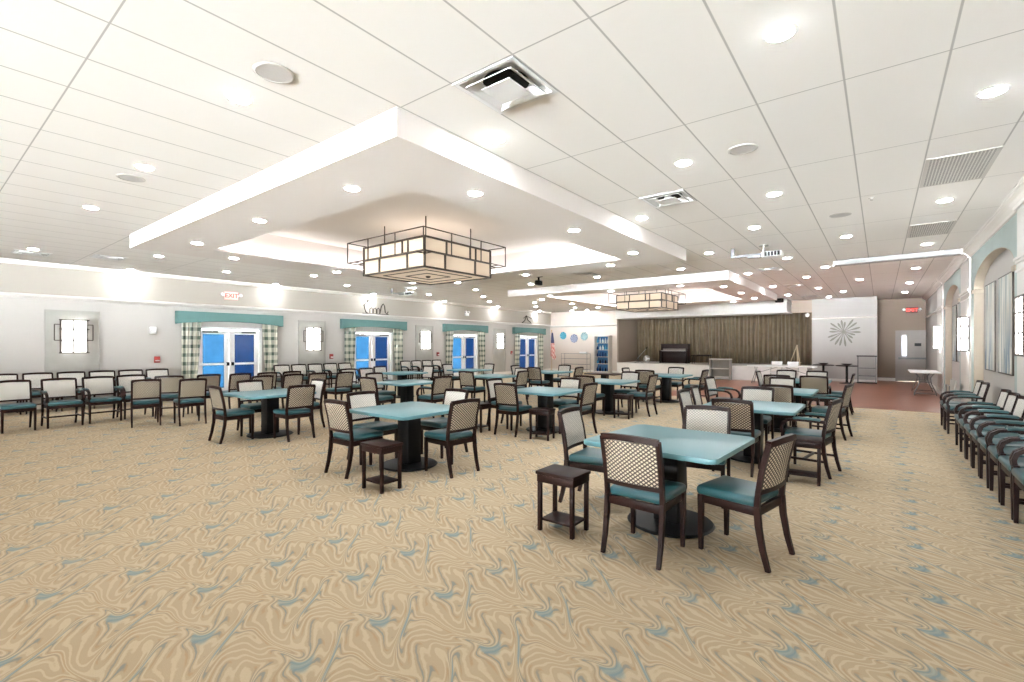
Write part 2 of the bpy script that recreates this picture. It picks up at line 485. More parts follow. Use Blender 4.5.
struct(mb.build('wall_recess', M['recess'], smooth=False))
struct(MB().box(-.11, .52, 26.98, 27, 0, .14).build('baseboard_recess', M['trim'], smooth=False))
# stage box
SX0, SX1, SY = -11.93, -2.44, 23.55
struct(MB().box(SX0 - .2, SX0, YF + .2, 29, 0, CZ).build('wall_stage_left', M['taupe'], smooth=False))
struct(MB().box(SX1, SX1 + .2, YF + .25, 29, 0, CZ).build('wall_stage_right', M['taupe'], smooth=False))
struct(MB().box(SX0 - .2, SX1 + .2, 28.6, 28.8, 0, CZ).build('wall_stage_back', M['taupe'], smooth=False))
struct(MB().box(SX0, SX1, YF, YF + .2, 3.08, CZ).build('wall_stage_header', M['taupe'], smooth=False))
mb = MB(); mb.box(-11.4, -3.25, 23.9, YF, 3.08, CZ); mb.box(-11.45, -3.2, 23.85, YF, 3.03, 3.08); mb.box(-11.44, -3.21, 23.86, YF, 3.50, 3.53)
struct(mb.build('ceiling_beam', M['white'], smooth=False))
mb = MB(); mb.box(SX0 + .9, SX1, SY, 28.6, 0, .6); mb.box(SX0, SX0 + .9, YF, 28.6, 0, .6)
mb.box(SX0 + .88, SX1, SY - .03, SY + .05, .6, .64)
for k in range(12): mb.box(SX0 + .95 + k * .715, SX0 + 1.62 + k * .715, SY - .015, SY, .08, .54)
struct(mb.build('floor_stage', M['stagewhite'], smooth=False))

# wall behind the camera with unseen window openings added to brighten ceiling and room
mb = MB(); mb.box(WL, 1.7, YB - .2, YB, 0, .25); mb.box(WL, 1.7, YB - .2, YB, 3.3, CZ)
WX = -5.6
mb.box(WL, WX, YB - .2, YB, .25, 3.3)
n = 4; wid = (1.6 - WX) / n
for k in range(n + 1): mb.box(WX + k * wid - .1, WX + k * wid + .1, YB - .2, YB, .25, 3.3)
struct(mb.build('wall_back', M['wall'], smooth=False))

# right wall: back plane, solid piers, arched bays
struct(MB().box(WR + .15, WR + .35, YB, 27.2, 0, CZ).build('wall_right', M['wall'], smooth=False))
def arch_wall(y0, y1, n0, n1, spring, rise):
    mb = MB()
    pts = [(y0, 0), (n0, 0), (n0, spring)]
    c, hw = (n0 + n1) / 2, (n1 - n0) / 2
    N = 28
    arc = [(c - hw * math.cos(PI * i / N), spring + rise * math.sin(PI * i / N)) for i in range(N + 1)]
    # left pier, right pier, spandrel strips
    mb.box(WR, WR + .15, y0, n0, 0, CZ); mb.box(WR, WR + .15, n1, y1, 0, CZ)
    for (a, za), (b, zb) in zip(arc, arc[1:]):
        mb.prism([(a, za), (b, zb), (b, CZ), (a, CZ)], 'x', WR, WR + .15)
    bmesh.ops.remove_doubles(mb.bm, verts=mb.bm.verts, dist=1e-4)
    o = struct(mb.build('wall_right_arch', M['wallteal'], smooth=False))
    # painted reveal of the arch
    mb = MB()
    t = .012
    for (a, za), (b, zb) in zip([(n0, 0)] + arc + [(n1, 0)], arc + [(n1, 0)]):
        ca, cb = Vector((a - c, za - spring)), Vector((b - c, zb - spring))
        ia = (a - (ca.x / max(hw, 1e-6)) * t, za - (t if za > spring + .02 else 0))
        ib = (b - (cb.x / max(hw, 1e-6)) * t, zb - (t if zb > spring + .02 else 0))
        if abs(a - b) + abs(za - zb) < 1e-6: continue
        mb.prism([(a, za), (b, zb), ib, ia], 'x', WR, WR + .149)
    struct(mb.build('trim_arch', M['tan'], smooth=False))
    mb = MB()
    for yy, s in ((n0, 1), (n1, -1)):
        mb.box(WR - .03, WR + .15, min(yy - .12 * s, yy + .05 * s), max(yy - .12 * s, yy + .05 * s), spring - .1, spring - .02, .01)
    struct(mb.build('trim_impost', M['tan']))
arch_wall(9.65, 14.15, 10.0, 13.85, 2.78, .47)
arch_wall(15.7, 19.75, 16.1, 19.4, 2.78, .45)
mb = MB(); mb.box(WR, WR + .15, YB, 9.65, 0, CZ); mb.box(WR, WR + .15, 14.15, 15.7, 0, CZ); mb.box(WR, WR + .15, 19.75, 27, 0, CZ)
struct(mb.build('wall_right_pier', M['wall'], smooth=False))
def cornice(y0, y1, x, m):
    return MB().prism([(x, CZ), (x, CZ - .15), (x - .03, CZ - .15), (x - .045, CZ - .115), (x - .085, CZ - .075), (x - .13, CZ - .05), (x - .13, CZ - .03), (x - .155, CZ - .02), (x - .155, CZ)], 'y', y0, y1).build('trim_cornice', M['trim'], smooth=False)
def pilaster(y0, y1):
    mb = MB(); x = WR - .03
    mb.box(x, WR, y0, y1, 0, CZ - .15); mb.box(x - .02, WR, y0 - .02, y1 + .02, 0, .16)
    mb.box(x - .02, WR, y0 - .02, y1 + .02, 2.74, 2.78); mb.box(x - .035, WR, y0 - .03, y1 + .03, 2.78, 2.82); mb.box(x - .015, WR, y0 - .015, y1 + .015, 2.62, 2.65)
    struct(mb.build('trim_pilaster', M['white'], smooth=False))
    struct(cornice(y0 - .03, y1 + .03, x, None))
for a, b in ((7.9, 9.65), (14.2, 15.6), (19.85, 21.6)): pilaster(a, b)
for a, b in ((YB, 7.87), (9.68, 14.17), (15.63, 19.82), (21.63, 27)): struct(cornice(a, b, WR, None))
struct(MB().prism([(WR, 2.74), (WR - .03, 2.76), (WR - .03, 2.80), (WR, 2.82)], 'y', 21.6, 27).build('trim_5', M['trim'], smooth=False))
mb = MB(); mb.box(WR - .02, WR, YB, 7.9, 0, .14); mb.box(WR - .02, WR, 21.6, 27, 0, .14)
struct(mb.build('baseboard_right', M['trim'], smooth=False))

# ---------------------------------------------------------------- doors of the setting
for i, y in enumerate(DY):
    d = sempty('door_%d' % (i + 1), (WL, y, 0))
    mb = MB()
    mb.box(-.16, .04, -DW, -DW + .09, 0, DH); mb.box(-.16, .04, DW - .09, DW, 0, DH); mb.box(-.16, .04, -DW, DW, DH - .09, DH); mb.box(-.14, .02, -.03, .03, 0, DH - .09)
    mb.build('frame', M['white_gloss'], d, smooth=False)
    for s in (-1, 1):
        a, b = sorted((s * .035, s * (DW - .095)))
        mb = MB(); X0, X1 = -.09, -.04
        mb.box(X0, X1, a, a + .12, 0.01, DH - .1); mb.box(X0, X1, b - .12, b, 0.01, DH - .1)
        mb.box(X0, X1, a + .12, b - .12, DH - .22, DH - .1); mb.box(X0, X1, a + .12, b - .12, .01, .24)
        lf = mb.build('leaf', M['white_gloss'], d, smooth=False)
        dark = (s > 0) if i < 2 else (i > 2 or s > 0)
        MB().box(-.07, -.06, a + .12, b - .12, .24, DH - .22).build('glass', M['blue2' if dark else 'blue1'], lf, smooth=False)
        mb = MB(); mb.box(X1 + .03, X1 + .075, a + .03, b - .03, .96, 1.03, .01); mb.box(X1, X1 + .06, a + .03, a + .1, .95, 1.04); mb.box(X1, X1 + .06, b - .1, b - .03, .95, 1.04)
        mb.build('push_bar', M['white_gloss'], lf)
        mb = MB(); yy = s * .07
        mb.box(X1, X1 + .09, yy - .04, yy + .04, .94, 1.05, .012)
        mb.build('latch', M['black'], lf)
        mb = MB(); ca, cb = sorted((s * (DW - .2), s * (DW - .62)))
        mb.box(-.04, .05, ca, cb, DH - .18, DH - .12, .008); mb.box(.0, .06, (ca + cb) / 2 - .3, (ca + cb) / 2 + .2, DH - .12, DH - .1)
        mb.build('closer', M['gunmetal'], lf)
# grey door in the recess
d = sempty('door_5', (1.12, 27, 0))
mb = MB(); mb.box(-.6, -.53, -.03, .15, 0, 2.24); mb.box(.53, .6, -.03, .15, 0, 2.24); mb.box(-.6, .6, -.03, .15, 2.16, 2.24)
mb.build('frame', M['greydoor'], d, smooth=False)
mb = MB(); mb.box(-.53, -.38, .02, .07, .01, 2.16); mb.box(-.38, -.2, .02, .07, .01, 1.1); mb.box(-.38, -.2, .02, .07, 2.02, 2.16); mb.box(-.2, .53, .02, .07, .01, 2.16)
lf = mb.build('leaf', M['greydoor'], d, smooth=False)
MB().box(-.38, -.2, .04, .05, 1.1, 2.02).build('glass', M['whitepane'], lf, smooth=False)
mb = MB(); mb.box(-.5, .48, -.06, -.02, .98, 1.06, .01); mb.box(-.5, -.42, -.03, .03, .97, 1.07); mb.box(.4, .48, -.03, .03, .97, 1.07)
mb.build('push_bar', M['gunmetal'], lf)
MB().box(.05, .27, .0, .02, 1.55, 1.68, .004).build('door_plaque', M['dark'], lf)

# ---------------------------------------------------------------- window dressing on the left wall
NTH = ['first', 'second', 'third', 'fourth']
for i, y in enumerate(DY):
    yc = y + .06
    t = None
    mb = MB(); hw = 1.57; N = 20
    low = [(yc - hw + 2 * hw * k / N, 2.23 + .11 * math.sin(PI * k / N) ** .8) for k in range(N + 1)]
    for (a, za), (b, zb) in zip(low, low[1:]): mb.prism([(a, za), (b, zb), (b, 2.61), (a, 2.61)], 'x', WL + .01, WL + .2)
    bmesh.ops.remove_doubles(mb.bm, verts=mb.bm.verts, dist=1e-4)
    tag(mb.build('valance', M['valance'], smooth=False), 'teal fabric valance with arched lower edge over the %s blue door from the camera' % NTH[i], 'valance', 'teal valances over the blue doors')
    for s in (-1, 1):
        def fn(u, v, s=s, yc=yc):
            # u across, v down
            wtop, wbot = .52, .34
            w = wtop + (wbot - wtop) * v ** 1.3
            out = yc + s * 1.42
            yy = out - s * u * w
            xx = WL + .085 + .035 * math.sin(u * 2 * PI * 4.5)
            return (xx, yy, 2.3 - v * 2.25)
        mb = MB(); mb.grid(fn, 54, 12)
        o = mb.build('drape', M['plaid'])
        md = o.modifiers.new('thick', 'SOLIDIFY'); md.thickness = .006
        tag(o, 'green and cream plaid drape on the %s side of the %s blue door' % ('near' if s < 0 else 'far', NTH[i]), 'curtain', 'plaid drapes at the blue doors')

# sconces: panel and lantern
def lantern(t, W, D, H, zc, glass='sconce'):
    """lantern standing off +X of a wall at x=0"""
    b = .012
    mb = MB()
    hx, hy = D, W / 2; z0, z1 = zc - H / 2, zc + H / 2
    ys = (-hy, -hy * .1, hy)
    for yy in ys: mb.box(hx - b, hx + b, yy - b, yy + b, z0, z1)
    for yy in (-hy, hy): mb.box(0, b * 2, yy - b, yy + b, z0, z1)
    for zz in (z0, z0 + H * .38, z0 + H * .72, z1):
        mb.box(hx - b, hx + b, -hy - .04, hy + .04, zz - b, zz + b)
        for yy in (-hy, hy): mb.box(0, hx, yy - b, yy + b, zz - b, zz + b)
    # side wings
    if glass == 'sconce':
      ex = hy + .12; za, zb = z0 + H * .38, z0 + H * .86
      for zz in (za, zb): mb.box(hx * .6 - b, hx * .6 + b, -ex, ex, zz - b * .8, zz + b * .8)
      for yy in (-ex, ex): mb.box(hx * .6 - b, hx * .6 + b, yy - b * .8, yy + b * .8, za, zb)
    mb.build('frame', M['bronze'], t, smooth=False)
    MB().box(.01, hx - (.018 if glass == 'sconce' else -.006), -hy + .01, hy - .01, z0 + .02, z1 - .02, .004).build('glass_shade', M[glass], t, smooth=False)
LSP = [(2.75, 'left of the first blue door'), (9.28, 'between the first and second blue doors'), (14.71, 'between the second and third blue doors'), (20.1, 'between the third and fourth blue doors')]
for y, w in LSP:
    mb = MB(); mb.box(WL + .004, WL + .03, y - .5, y + .5, .14, 2.46)
    for a, b in ((-.53, -.49), (.49, .53)): mb.box(WL + .004, WL + .045, y + a, y + b, .14, 2.49)
    mb.box(WL + .004, WL + .045, y - .53, y + .53, 2.45, 2.49)
    tag(mb.build('backing_panel', M['panel'], smooth=False), 'grey washed panel behind the wall lantern ' + w, 'panel', 'grey panels behind the wall lanterns')
    t = thing('lantern_sconce', 'square caged lantern glowing on a grey panel ' + w, 'wall lamp', (WL + .045, y, 0), 0, 'left wall lanterns')
    lantern(t, .5, .12, .84, 1.82)
for y, w in ((8.6, 'on the nearest white pilaster'), (14.4, 'on the pilaster between the two arches'), (20.55, 'on the farthest white pilaster')):
    t = thing('lantern_sconce', 'glowing box lantern on the arched wall, ' + w, 'wall lamp', (WR - .03, y, 0), PI, 'right wall lanterns')
    lantern(t, .42, .14, .74, 1.84, 'sconce_r')

# pictures in the niches
for k, (a, b, z0, z1, lab) in enumerate([(12.5, 13.5, 1.12, 2.78, 'far panel of the blue streaked painting pair in the nearer arch'), (11.0, 12.15, 1.12, 2.78, 'near panel of the blue streaked painting pair in the nearer arch'),
                                        (18.2, 19.1, 1.15, 2.72, 'far panel of the blue streaked painting pair in the second arch'), (16.9, 17.9, 1.15, 2.72, 'near panel of the blue streaked painting pair in the second arch')]):
    t = thing('abstract_painting', lab, 'painting', (WR + .15, (a + b) / 2, (z0 + z1) / 2), 0, 'abstract paintings in the arches')
    w, h = (b - a) / 2, (z1 - z0) / 2
    MB().box(-.02, -.004, -w, w, -h, h).build('canvas', painting('streaked_paint_%d' % k, k * 3.7), t, smooth=False)
    mb = MB()
    for q in ((-w - .02, -w, -h - .02, h + .02), (w, w + .02, -h - .02, h + .02)): mb.box(-.024, 0, q[0], q[1], q[2], q[3])
    for q in ((-h - .02, -h), (h, h + .02)): mb.box(-.024, 0, -w, w, q[0], q[1])
    mb.build('frame', M['bronze'], t, smooth=False)

# small wall fittings, left wall
def text(body, size, mat, parent, loc, rot, ext=.004):
    cu = bpy.data.curves.new('lettering', 'FONT'); cu.body = body; cu.size = size; cu.align_x = 'CENTER'; cu.align_y = 'CENTER'; cu.extrude = ext; cu.offset = size * .015
    tmp = bpy.data.objects.new('tmp', cu); COL.objects.link(tmp)
    bpy.context.view_layer.update()
    me = bpy.data.meshes.new_from_object(tmp.evaluated_get(bpy.context.evaluated_depsgraph_get()))
    bpy.data.objects.remove(tmp); bpy.data.curves.remove(cu)
    me.materials.clear(); me.materials.append(mat)
    o = bpy.data.objects.new('lettering', me); COL.objects.link(o); o.parent = parent; o.location = loc; o.rotation_euler = rot
    return o
t = thing('exit_sign', 'pink faced lit EXIT sign with two lamp heads above the first blue door', 'sign', (WL + .06, 6.5, 3.17), 0, 'exit signs')
MB().box(0, .06, -.2, .2, -.12, .12, .012).build('housing', M['exitface'], t)
text('EXIT', .19, M['exitred'], t, (.063, 0, 0), (PI / 2, 0, PI / 2))
for s in (-1, 1):
    m = Matrix.Translation((.05, s * .27, .03)) @ Matrix.Rotation(PI / 2, 4, 'Y')
    MB().lathe([(0, -.05), (.035, -.05), (.055, .03), (.05, .045), (0, .05)], 16, m).box(.0, .05, s * .23 - .03, s * .23 + .03, -.01, .03).build('lamp_head', M['white_gloss'], t)
t = thing('emergency_spotlight', 'small white twin emergency light above the third blue door', 'light', (WL + .06, 17.45, 3.15))
MB().box(0, .07, -.14, .14, -.09, .05, .015).build('housing', M['white_gloss'], t)
for s in (-1, 1):
    m = Matrix.Translation((.07, s * .1, .1)) @ Matrix.Rotation(PI / 2, 4, 'Y')
    MB().lathe([(0, -.05), (.04, -.05), (.065, .03), (.06, .045), (0, .05)], 16, m).build('lamp_head', M['white_gloss'], t)
# scrolled ornaments standing on the rail
t = thing('scroll_art', 'dark scrolled metal ornament above the second blue door valance', 'ornament', (WL + .07, 12.0, 2.86))
def curl(cx, cz, r, turns, s, n=26):
    return [(0, cx + s * r * (1 - .75 * i / n) * math.cos(turns * 2 * PI * i / n), cz + r * (1 - .75 * i / n) * math.sin(turns * 2 * PI * i / n)) for i in range(n)]
mb = MB(); mb.tube([(0, -.46, .42), (0, -.54, .36), (0, -.5, .2), (0, -.44, .06), (0, -.36, .04)], .02, 6); mb.tube(curl(-.36, .52, .05, 1, 1), .018, 6)
mb.build('scroll', M['bronze'], t)
mb = MB()
for k in range(3): mb.tube([(0, -.26 + k * .17, .04), (0, -.26 + k * .17, .22), (0, -.18 + k * .17, .27), (0, -.12 + k * .17, .2), (0, -.12 + k * .17, .04)], .018, 6)
mb.build('scroll', M['bronze'], t)
mb = MB(); mb.tube([(0, .22, .02), (0, .3, .35), (0, .4, .46), (0, .46, .38), (0, .5, .1), (0, .6, .04), (0, .64, .14)], .022, 6); mb.tube([(0, -.6, .02), (0, .68, .02)], .014, 6)
mb.build('scroll', M['bronze'], t)
t = thing('scroll_art', 'dark angular metal ornament above the fourth blue door valance', 'ornament', (WL + .07, 22.6, 2.86))
mb = MB(); mb.tube([(0, -.42, .05), (0, -.2, .16), (0, -.05, .46), (0, .1, .22), (0, .4, .08)], .03, 6); mb.tube([(0, -.3, .3), (0, -.05, .46), (0, .3, .36), (0, .48, .3)], .02, 6); mb.tube([(0, -.5, .02), (0, .5, .02)], .014, 6)
mb.build('scroll', M['bronze'], t)
for y, z, lab in ((4.55, 1.18, 'red fire alarm pull station left of the first blue door'), (10.05, 1.17, 'red fire alarm pull station left of the second blue door'), (15.55, 1.17, 'red fire alarm pull station left of the third blue door'), (21.2, 1.17, 'red fire alarm pull station left of the fourth blue door')):
    t = thing('fire_alarm_switch', lab, 'alarm', (WL, y, z), 0, 'fire alarm pull stations')
    MB().box(0, .05, -.07, .07, -.09, .09, .008).build('housing', M['red'], t)
    MB().box(.05, .075, -.05, .05, -.045, -.015, .004).build('pull_handle', M['white_gloss'], t)
t = thing('white_device', 'white device box jutting from wall left of the first blue door', 'sensor', (WL, 4.45, 2.02))  # white wall device of unknown kind
MB().box(0, .05, -.08, .08, -.1, .1, .01).build('housing', M['white_gloss'], t)
MB().box(.05, .14, -.06, .05, -.02, .08, .02).build('lens', M['white_gloss'], t)

# ---------------------------------------------------------------- ceiling fittings
def make_down(label, group, lens='lamp'):
    t = thing('downlight', label, 'ceiling light', (0, 0, 0), 0, group)
    MB().lathe([(.084, 0), (.084, -.006), (.104, -.003), (.104, 0)], 24).build('trim_ring', M['white_gloss'], t)
    MB().lathe([(.08, 0), (.078, -.008), (.062, -.014), (.035, -.018), (0, -.019)], 20).build('lens', M[lens], t)
    return t
DOWN = Proto(make_down)
WASH = Proto(lambda l, g: make_down(l, g, 'wash'))
ORD = ['first', 'second', 'third', 'fourth', 'fifth', 'sixth', 'seventh', 'eighth']
def row(pts, z, where, proto=None, group='recessed downlights'):
    for k, (x, y) in enumerate(pts):
        (proto or DOWN)((x, y, z), 0, 'round recessed downlight, %s from the camera %s' % (ORD[k], where), group)
row([(-4.21, 1.73), (-6.7, 1.73), (-9.3, 1.75), (-14.3, 1.75)], CZ, 'in the row crossing left of the near tray')
row([(.72, 5.42), (.72, 9.08), (.74, 12.77), (.75, 16.58), (.76, 20.34), (.75, 23.83)], CZ, 'in the line beside the arched wall')
row([(-.52, 3.55), (-.51, 10.96), (-.51, 18.42)], CZ, 'in the line between ceiling grilles and speakers')
row([(-1.14, 7.28), (-1.15, 14.91), (-1.13, 22.16)], CZ, 'in the staggered line nearest the projector')
row([(-1.75, 5.41), (-1.74, 9.14), (-1.74, 12.82), (-1.76, 16.74), (-1.76, 20.25), (-1.74, 24.2)], CZ, 'in the line beside the air diffusers')
row([(-3.02, 3.64), (-3.04, 7.34), (-3.02, 11.05), (-3.0, 14.9), (-2.98, 18.76), (-2.99, 22.32)], CZ, 'close against the stepped tray edge', WASH, 'wash downlights beside the trays')
row([(-4.26, 12.91), (-6.75, 12.89), (-9.28, 13.0), (-11.86, 13.09)], CZ, 'in the row crossing between the two trays')
row([(-14.45, 5.6), (-14.5, 9.43), (-14.48, 13.17), (-14.56, 17.04), (-14.49, 20.77), (-14.5, 24.5)], CZ, 'in the line nearest the left wall')
row([(-13.14, 3.66), (-13.2, 7.49), (-13.25, 11.3), (-13.27, 15.11), (-13.18, 18.77), (-13.26, 22.75)], CZ, 'in the second line from the left wall')
row([(-12.04, 4.83), (-12.06, 9.0), (-12.11, 17.99), (-12.13, 20.65), (-12.2, 23.55)], CZ, 'in the third line from the left wall')
for (cx, cy), nm in zip(TC, ('nearer', 'farther')):
    row([(cx + 2.35, cy - 3.29), (cx + .06, cy - 3.29), (cx - 2.38, cy - 3.26)], SZ, 'on the near rim of the %s tray' % nm)
    row([(cx + 3.35, cy - 2.29), (cx + 3.35, cy), (cx + 3.33, cy + 2.31)], SZ, 'on the right rim of the %s tray' % nm)
    row([(cx + 2.35, cy + 3.32), (cx - .02, cy + 3.34), (cx - 2.45, cy + 3.35)], SZ, 'on the far rim of the %s tray' % nm)
    row([(cx - 3.42, cy - 2.24), (cx - 3.44, cy + .12), (cx - 3.5, cy + 2.6)], SZ, 'on the left rim of the %s tray' % nm)
row([(WL + .36, 3.85 + 3.93 * k) for k in range(6)], CZ, 'in the wall washing line over the blue doors', WASH, 'wall washers over the blue doors')
DOWN.o and None
WASH((-13.6, YF - .45, CZ), 0, 'round recessed downlight washing the wall above the three plates', 'wall washers over the blue doors')

def make_diff(label, group):
    t = thing('air_diffuser', label, 'vent', (0, 0, 0), 0, group)
    mb = MB(); h = .3
    def fr(h0, z0, h1, z1, th=.006):
        for k in range(4):
            m = Matrix.Rotation(k * PI / 2, 4, 'Z')
            mb.prism([(h0, z0), (h1, z1), (h1, z1 + th), (h0, z0 + th)], 'x', -h0, h0, None) if False else None
            a = [Vector((-h0, -h0, z0)), Vector((h0, -h0, z0)), Vector((h1, -h1, z1)), Vector((-h1, -h1, z1))]
            vs = [mb.bm.verts.new(m @ p) for p in a] + [mb.bm.verts.new(m @ (p + Vector((0, 0, th)))) for p in a]
            for f in ((0, 1, 2, 3), (7, 6, 5, 4), (0, 4, 5, 1), (1, 5, 6, 2), (2, 6, 7, 3), (3, 7, 4, 0)): mb.bm.faces.new([vs[i] for i in f])
    fr(.3, -.008, .265, -.008); fr(.265, -.008, .215, .05); fr(.216, .044, .0, .044)
    mb.build('frame', M['white_gloss'], t, smooth=False)
    mb = MB(); fr(.225, -.022, .155, .028)
    mb.build('blade', M['white_gloss'], t, smooth=False)
    mb = MB(); mb.box(-.14, .14, -.14, .14, -.034, -.026, .003); mb.box(-.04, .04, -.04, .04, -.03, .06)
    mb.build('center_plate', M['white_gloss'], t, smooth=False)
    MB().lathe([(0, .038), (.185, .038), (.185, .042), (0, .042)], 28).build('dark_throat', M['dark'], t, smooth=False)
    return t
DIFF = Proto(make_diff)
for (x, y, w) in DIFFS:
    DIFF((x, y, CZ), 0, 'square stepped white air diffuser ' + w, 'ceiling air diffusers')
def make_speaker(label, group):
    t = thing('ceiling_speaker', label, 'speaker', (0, 0, 0), 0, group)
    MB().lathe([(.0, -.005), (.125, -.005), (.125, 0), (0, 0)], 28).build('grille', M['softgrey'], t)
    MB().lathe([(.125, 0), (.125, -.008), (.145, -.004), (.145, 0)], 28).build('trim_ring', M['bead'], t)
    return t
SPK = Proto(make_speaker)
for x, y, w in ((-3.61, 1.73, 'left of the nearest air diffuser'), (-7.27, 1.74, 'in the row crossing left of the near tray'), (-1.14, 5.41, 'near the second air diffuser'), (-.5, 9.09, 'between the return grilles and the projector')):
    SPK((x, y, CZ), 0, 'round grey ceiling speaker ' + w, 'ceiling speakers')
for y, w in ((7.55, 'nearer'), (11.22, 'farther')):
    t = thing('return_grille', 'rectangular perforated return air grille, the %s one over the chair row' % w, 'vent', (.70, y, CZ), 0, 'return air grilles')
    MB().box(-.27, .27, -.56, .56, -.004, -.001).build('perforated_plate', M['grille'], t, smooth=False)
    mb = MB()
    for a, b in ((-.3, -.27), (.27, .3)): mb.box(a, b, -.59, .59, -.006, 0)
    for a, b in ((-.59, -.56), (.56, .59)): mb.box(-.27, .27, a, b, -.006, 0)
    mb.build('frame', M['bead'], t, smooth=False)
def make_proj(label, group):
    t = thing('projector', label, 'projector', (0, 0, 0), 0, group)
    MB().lathe([(.09, 0), (.09, -.02), (.025, -.03), (.025, -.16), (.0, -.16)], 20).build('mount_pole', M['steel'], t)
    mb = MB(); mb.box(-.02, .34, -.16, .16, -.26, -.15, .02); 
    b = mb.build('body', M['white_gloss'], t)
    mb = MB()
    for k in range(5): mb.box(.04 + k * .058, .085 + k * .058, -.165, -.158, -.25, -.165)
    mb.build('vent_slots', M['dark'], b, smooth=False)
    mb = MB(); mb.box(-.62, .02, -.035, .035, -.2, -.16); mb.box(-.3, -.05, -.06, .06, -.24, -.18, .01); mb.box(-.62, -.56, -.03, .03, -.16, 0)
    mb.build('support_arm', M['gunmetal'], t)
    return t
PROJ = Proto(make_proj)
PROJ((-1.9, 10.9, CZ), 0, 'ceiling mounted white projector near the screen case', 'ceiling projectors')
PROJ((-13.5, 11.2, CZ), .4, 'ceiling mounted projector in front of the second blue door', 'ceiling projectors')
t = thing('security_camera', 'small black camera hanging under the ceiling between the trays', 'camera', (-8.0, 11.6, CZ))
MB().lathe([(.12, 0), (.12, -.03), (.03, -.05), (.03, -.14), (0, -.14)], 18).build('mount', M['black'], t)
MB().box(-.07, .07, -.12, .12, -.28, -.14, .03).build('body', M['black'], t)
t = thing('hanging_screen_case', 'long white projector screen case hung under the ceiling near arched wall', 'screen', (.25, 13.85, CZ), math.radians(-4))
MB().prism([(-.08, -.12), (.06, -.14), (.08, -.05), (.05, -.02), (-.08, -.02)], 'x', -1.13, 1.1).build('housing', M['case'], t, smooth=False)
mb = MB(); mb.box(-1.16, -1.13, -.09, .09, -.15, -.01); mb.box(1.1, 1.13, -.09, .09, -.15, -.01)
mb.build('end_cap', M['bead'], t, smooth=False)
for x in (-.8, .8): MB().box(x - .02, x + .02, -.03, .03, -.02, 0).build('bracket', M['steel'], t, smooth=False)
for (x, y, w) in ((-6.12, .35, 'far left over the near row'), (-.1, 8.3, 'between the two return grilles')):
    tag(MB().lathe([(.035, 0), (.035, -.006), (.012, -.012), (.012, -.03), (.02, -.035), (0, -.036)], 12, Matrix.Translation((x, y, CZ))).build('sprinkler_mount', M['bead']), 'small white sprinkler head ' + w, 'sprinkler')
t = thing('beam_speaker', 'small black speaker on the white beam above the stage', 'speaker', (-3.52, 23.83, 3.58))
MB().box(-.16, .16, -.16, .0, -.1, .07, .02).build('body', M['black'], t)
MB().box(-.05, .05, -.02, .03, -.02, .05).build('bracket', M['black'], t)

# chandeliers
def make_chand(label, group):
    t = thing('chandelier', label, 'chandelier', (0, 0, 0), 0, group)
    s, so = .88, 1.1; z0, z1 = 2.97, 3.5; zm = z0 + (z1 - z0) * .53
    b = .016
    mb = MB()
    for r in range(4):
        m = Matrix.Rotation(r * PI / 2, 4, 'Z')
        for z in (z0, zm, z1): mb.box(-s - b, s + b, -s - b, -s + b, z - b, z + b, m=m)
        mb.box(-s - b, -s + b, -s - b, -s + b, z0, z1, m=m)
        for f in (.28, .74):
            x = -s + 2 * s * f; mb.box(x - b, x + b, -s - b, -s + b, z0, zm, m=m)
        for f in (.30, .66, .75):
            x = -s + 2 * s * f; mb.box(x - b * .8, x + b * .8, -s - b, -s + b, zm, z1, m=m)
        for q in (.35, .7): mb.box(-s * q - .006, s * q + .006, -s * q - .006, -s * q + .006, z0 - .008, z0 + .004, m=m)
    mb.build('frame', M['bronze'], t, smooth=False)
    mb = MB(); b = .008
    for r in range(4):
        m = Matrix.Rotation(r * PI / 2, 4, 'Z')
        for z in (3.2, 3.59): mb.box(-so - b, so + b, -so - b, -so + b, z - b, z + b, m=m)
        mb.box(-so - b, -so + b, -so - b, -so + b, 3.2, 3.59, m=m)
        for f in (.3, .66): mb.box(-so + 2 * so * f - b, -so + 2 * so * f + b, -so - b, -so + b, 3.2, 3.59, m=m)
        mb.box(-s, -s + .016, -so, -s, 3.19, 3.206, m=m); mb.box(s - .016, s, -so, -s, 3.19, 3.206, m=m)
    mb.build('outer_cage', M['bronze'], t, smooth=False)
    g = s - .012
    for r in range(4):
        m = Matrix.Rotation(r * PI / 2, 4, 'Z')
        MB().box(-g, g, -g, -g + .008, z0 + .01, z1 - .01, m=m).build('shade_panel', M['shade'], t, smooth=False)
    MB().box(-g, g, -g, g, z0 + .004, z0 + .012).build('bottom_diffuser', M['shade'], t, smooth=False)
    MB().lathe([(.03, z0 - .03), (.05, z0 - .01), (.05, z0 + .01), (.0, z0 + .01)], 16).build('finial', M['bronze'], t)
    mb = MB()
    for x, y in ((-.5, -.5), (.5, -.5), (-.5, .5), (.5, .5)):
        mb.lathe([(.05, 3.2), (.07, 3.26), (.05, 3.34), (0, 3.36)], 12, Matrix.Translation((x, y, 0)))
    mb.build('bulb', M['bulb'], t)
    mb = MB()
    for x, y in ((-.6, -.6), (.6, -.6), (-.6, .6), (.6, .6)): mb.box(x - .008, x + .008, y - .008, y + .008, z1, 3.95)
    for r in range(2):
        m = Matrix.Rotation(r * PI / 2, 4, 'Z')
        for q in (-.6, .6): mb.box(-s, s, q - .008, q + .008, z1 - .008, z1 + .008, m=m)
    mb.build('hanger_rod', M['bronze'], t, smooth=False)
    return t
CH = Proto(make_chand)
CH((TC[0][0], TC[0][1], 0), 0, 'large square caged chandelier hanging in the nearer ceiling tray', 'square chandeliers')
CH((TC[1][0], TC[1][1], 0), 0, 'square caged chandelier hanging in the ceiling tray nearer the stage', 'square chandeliers')

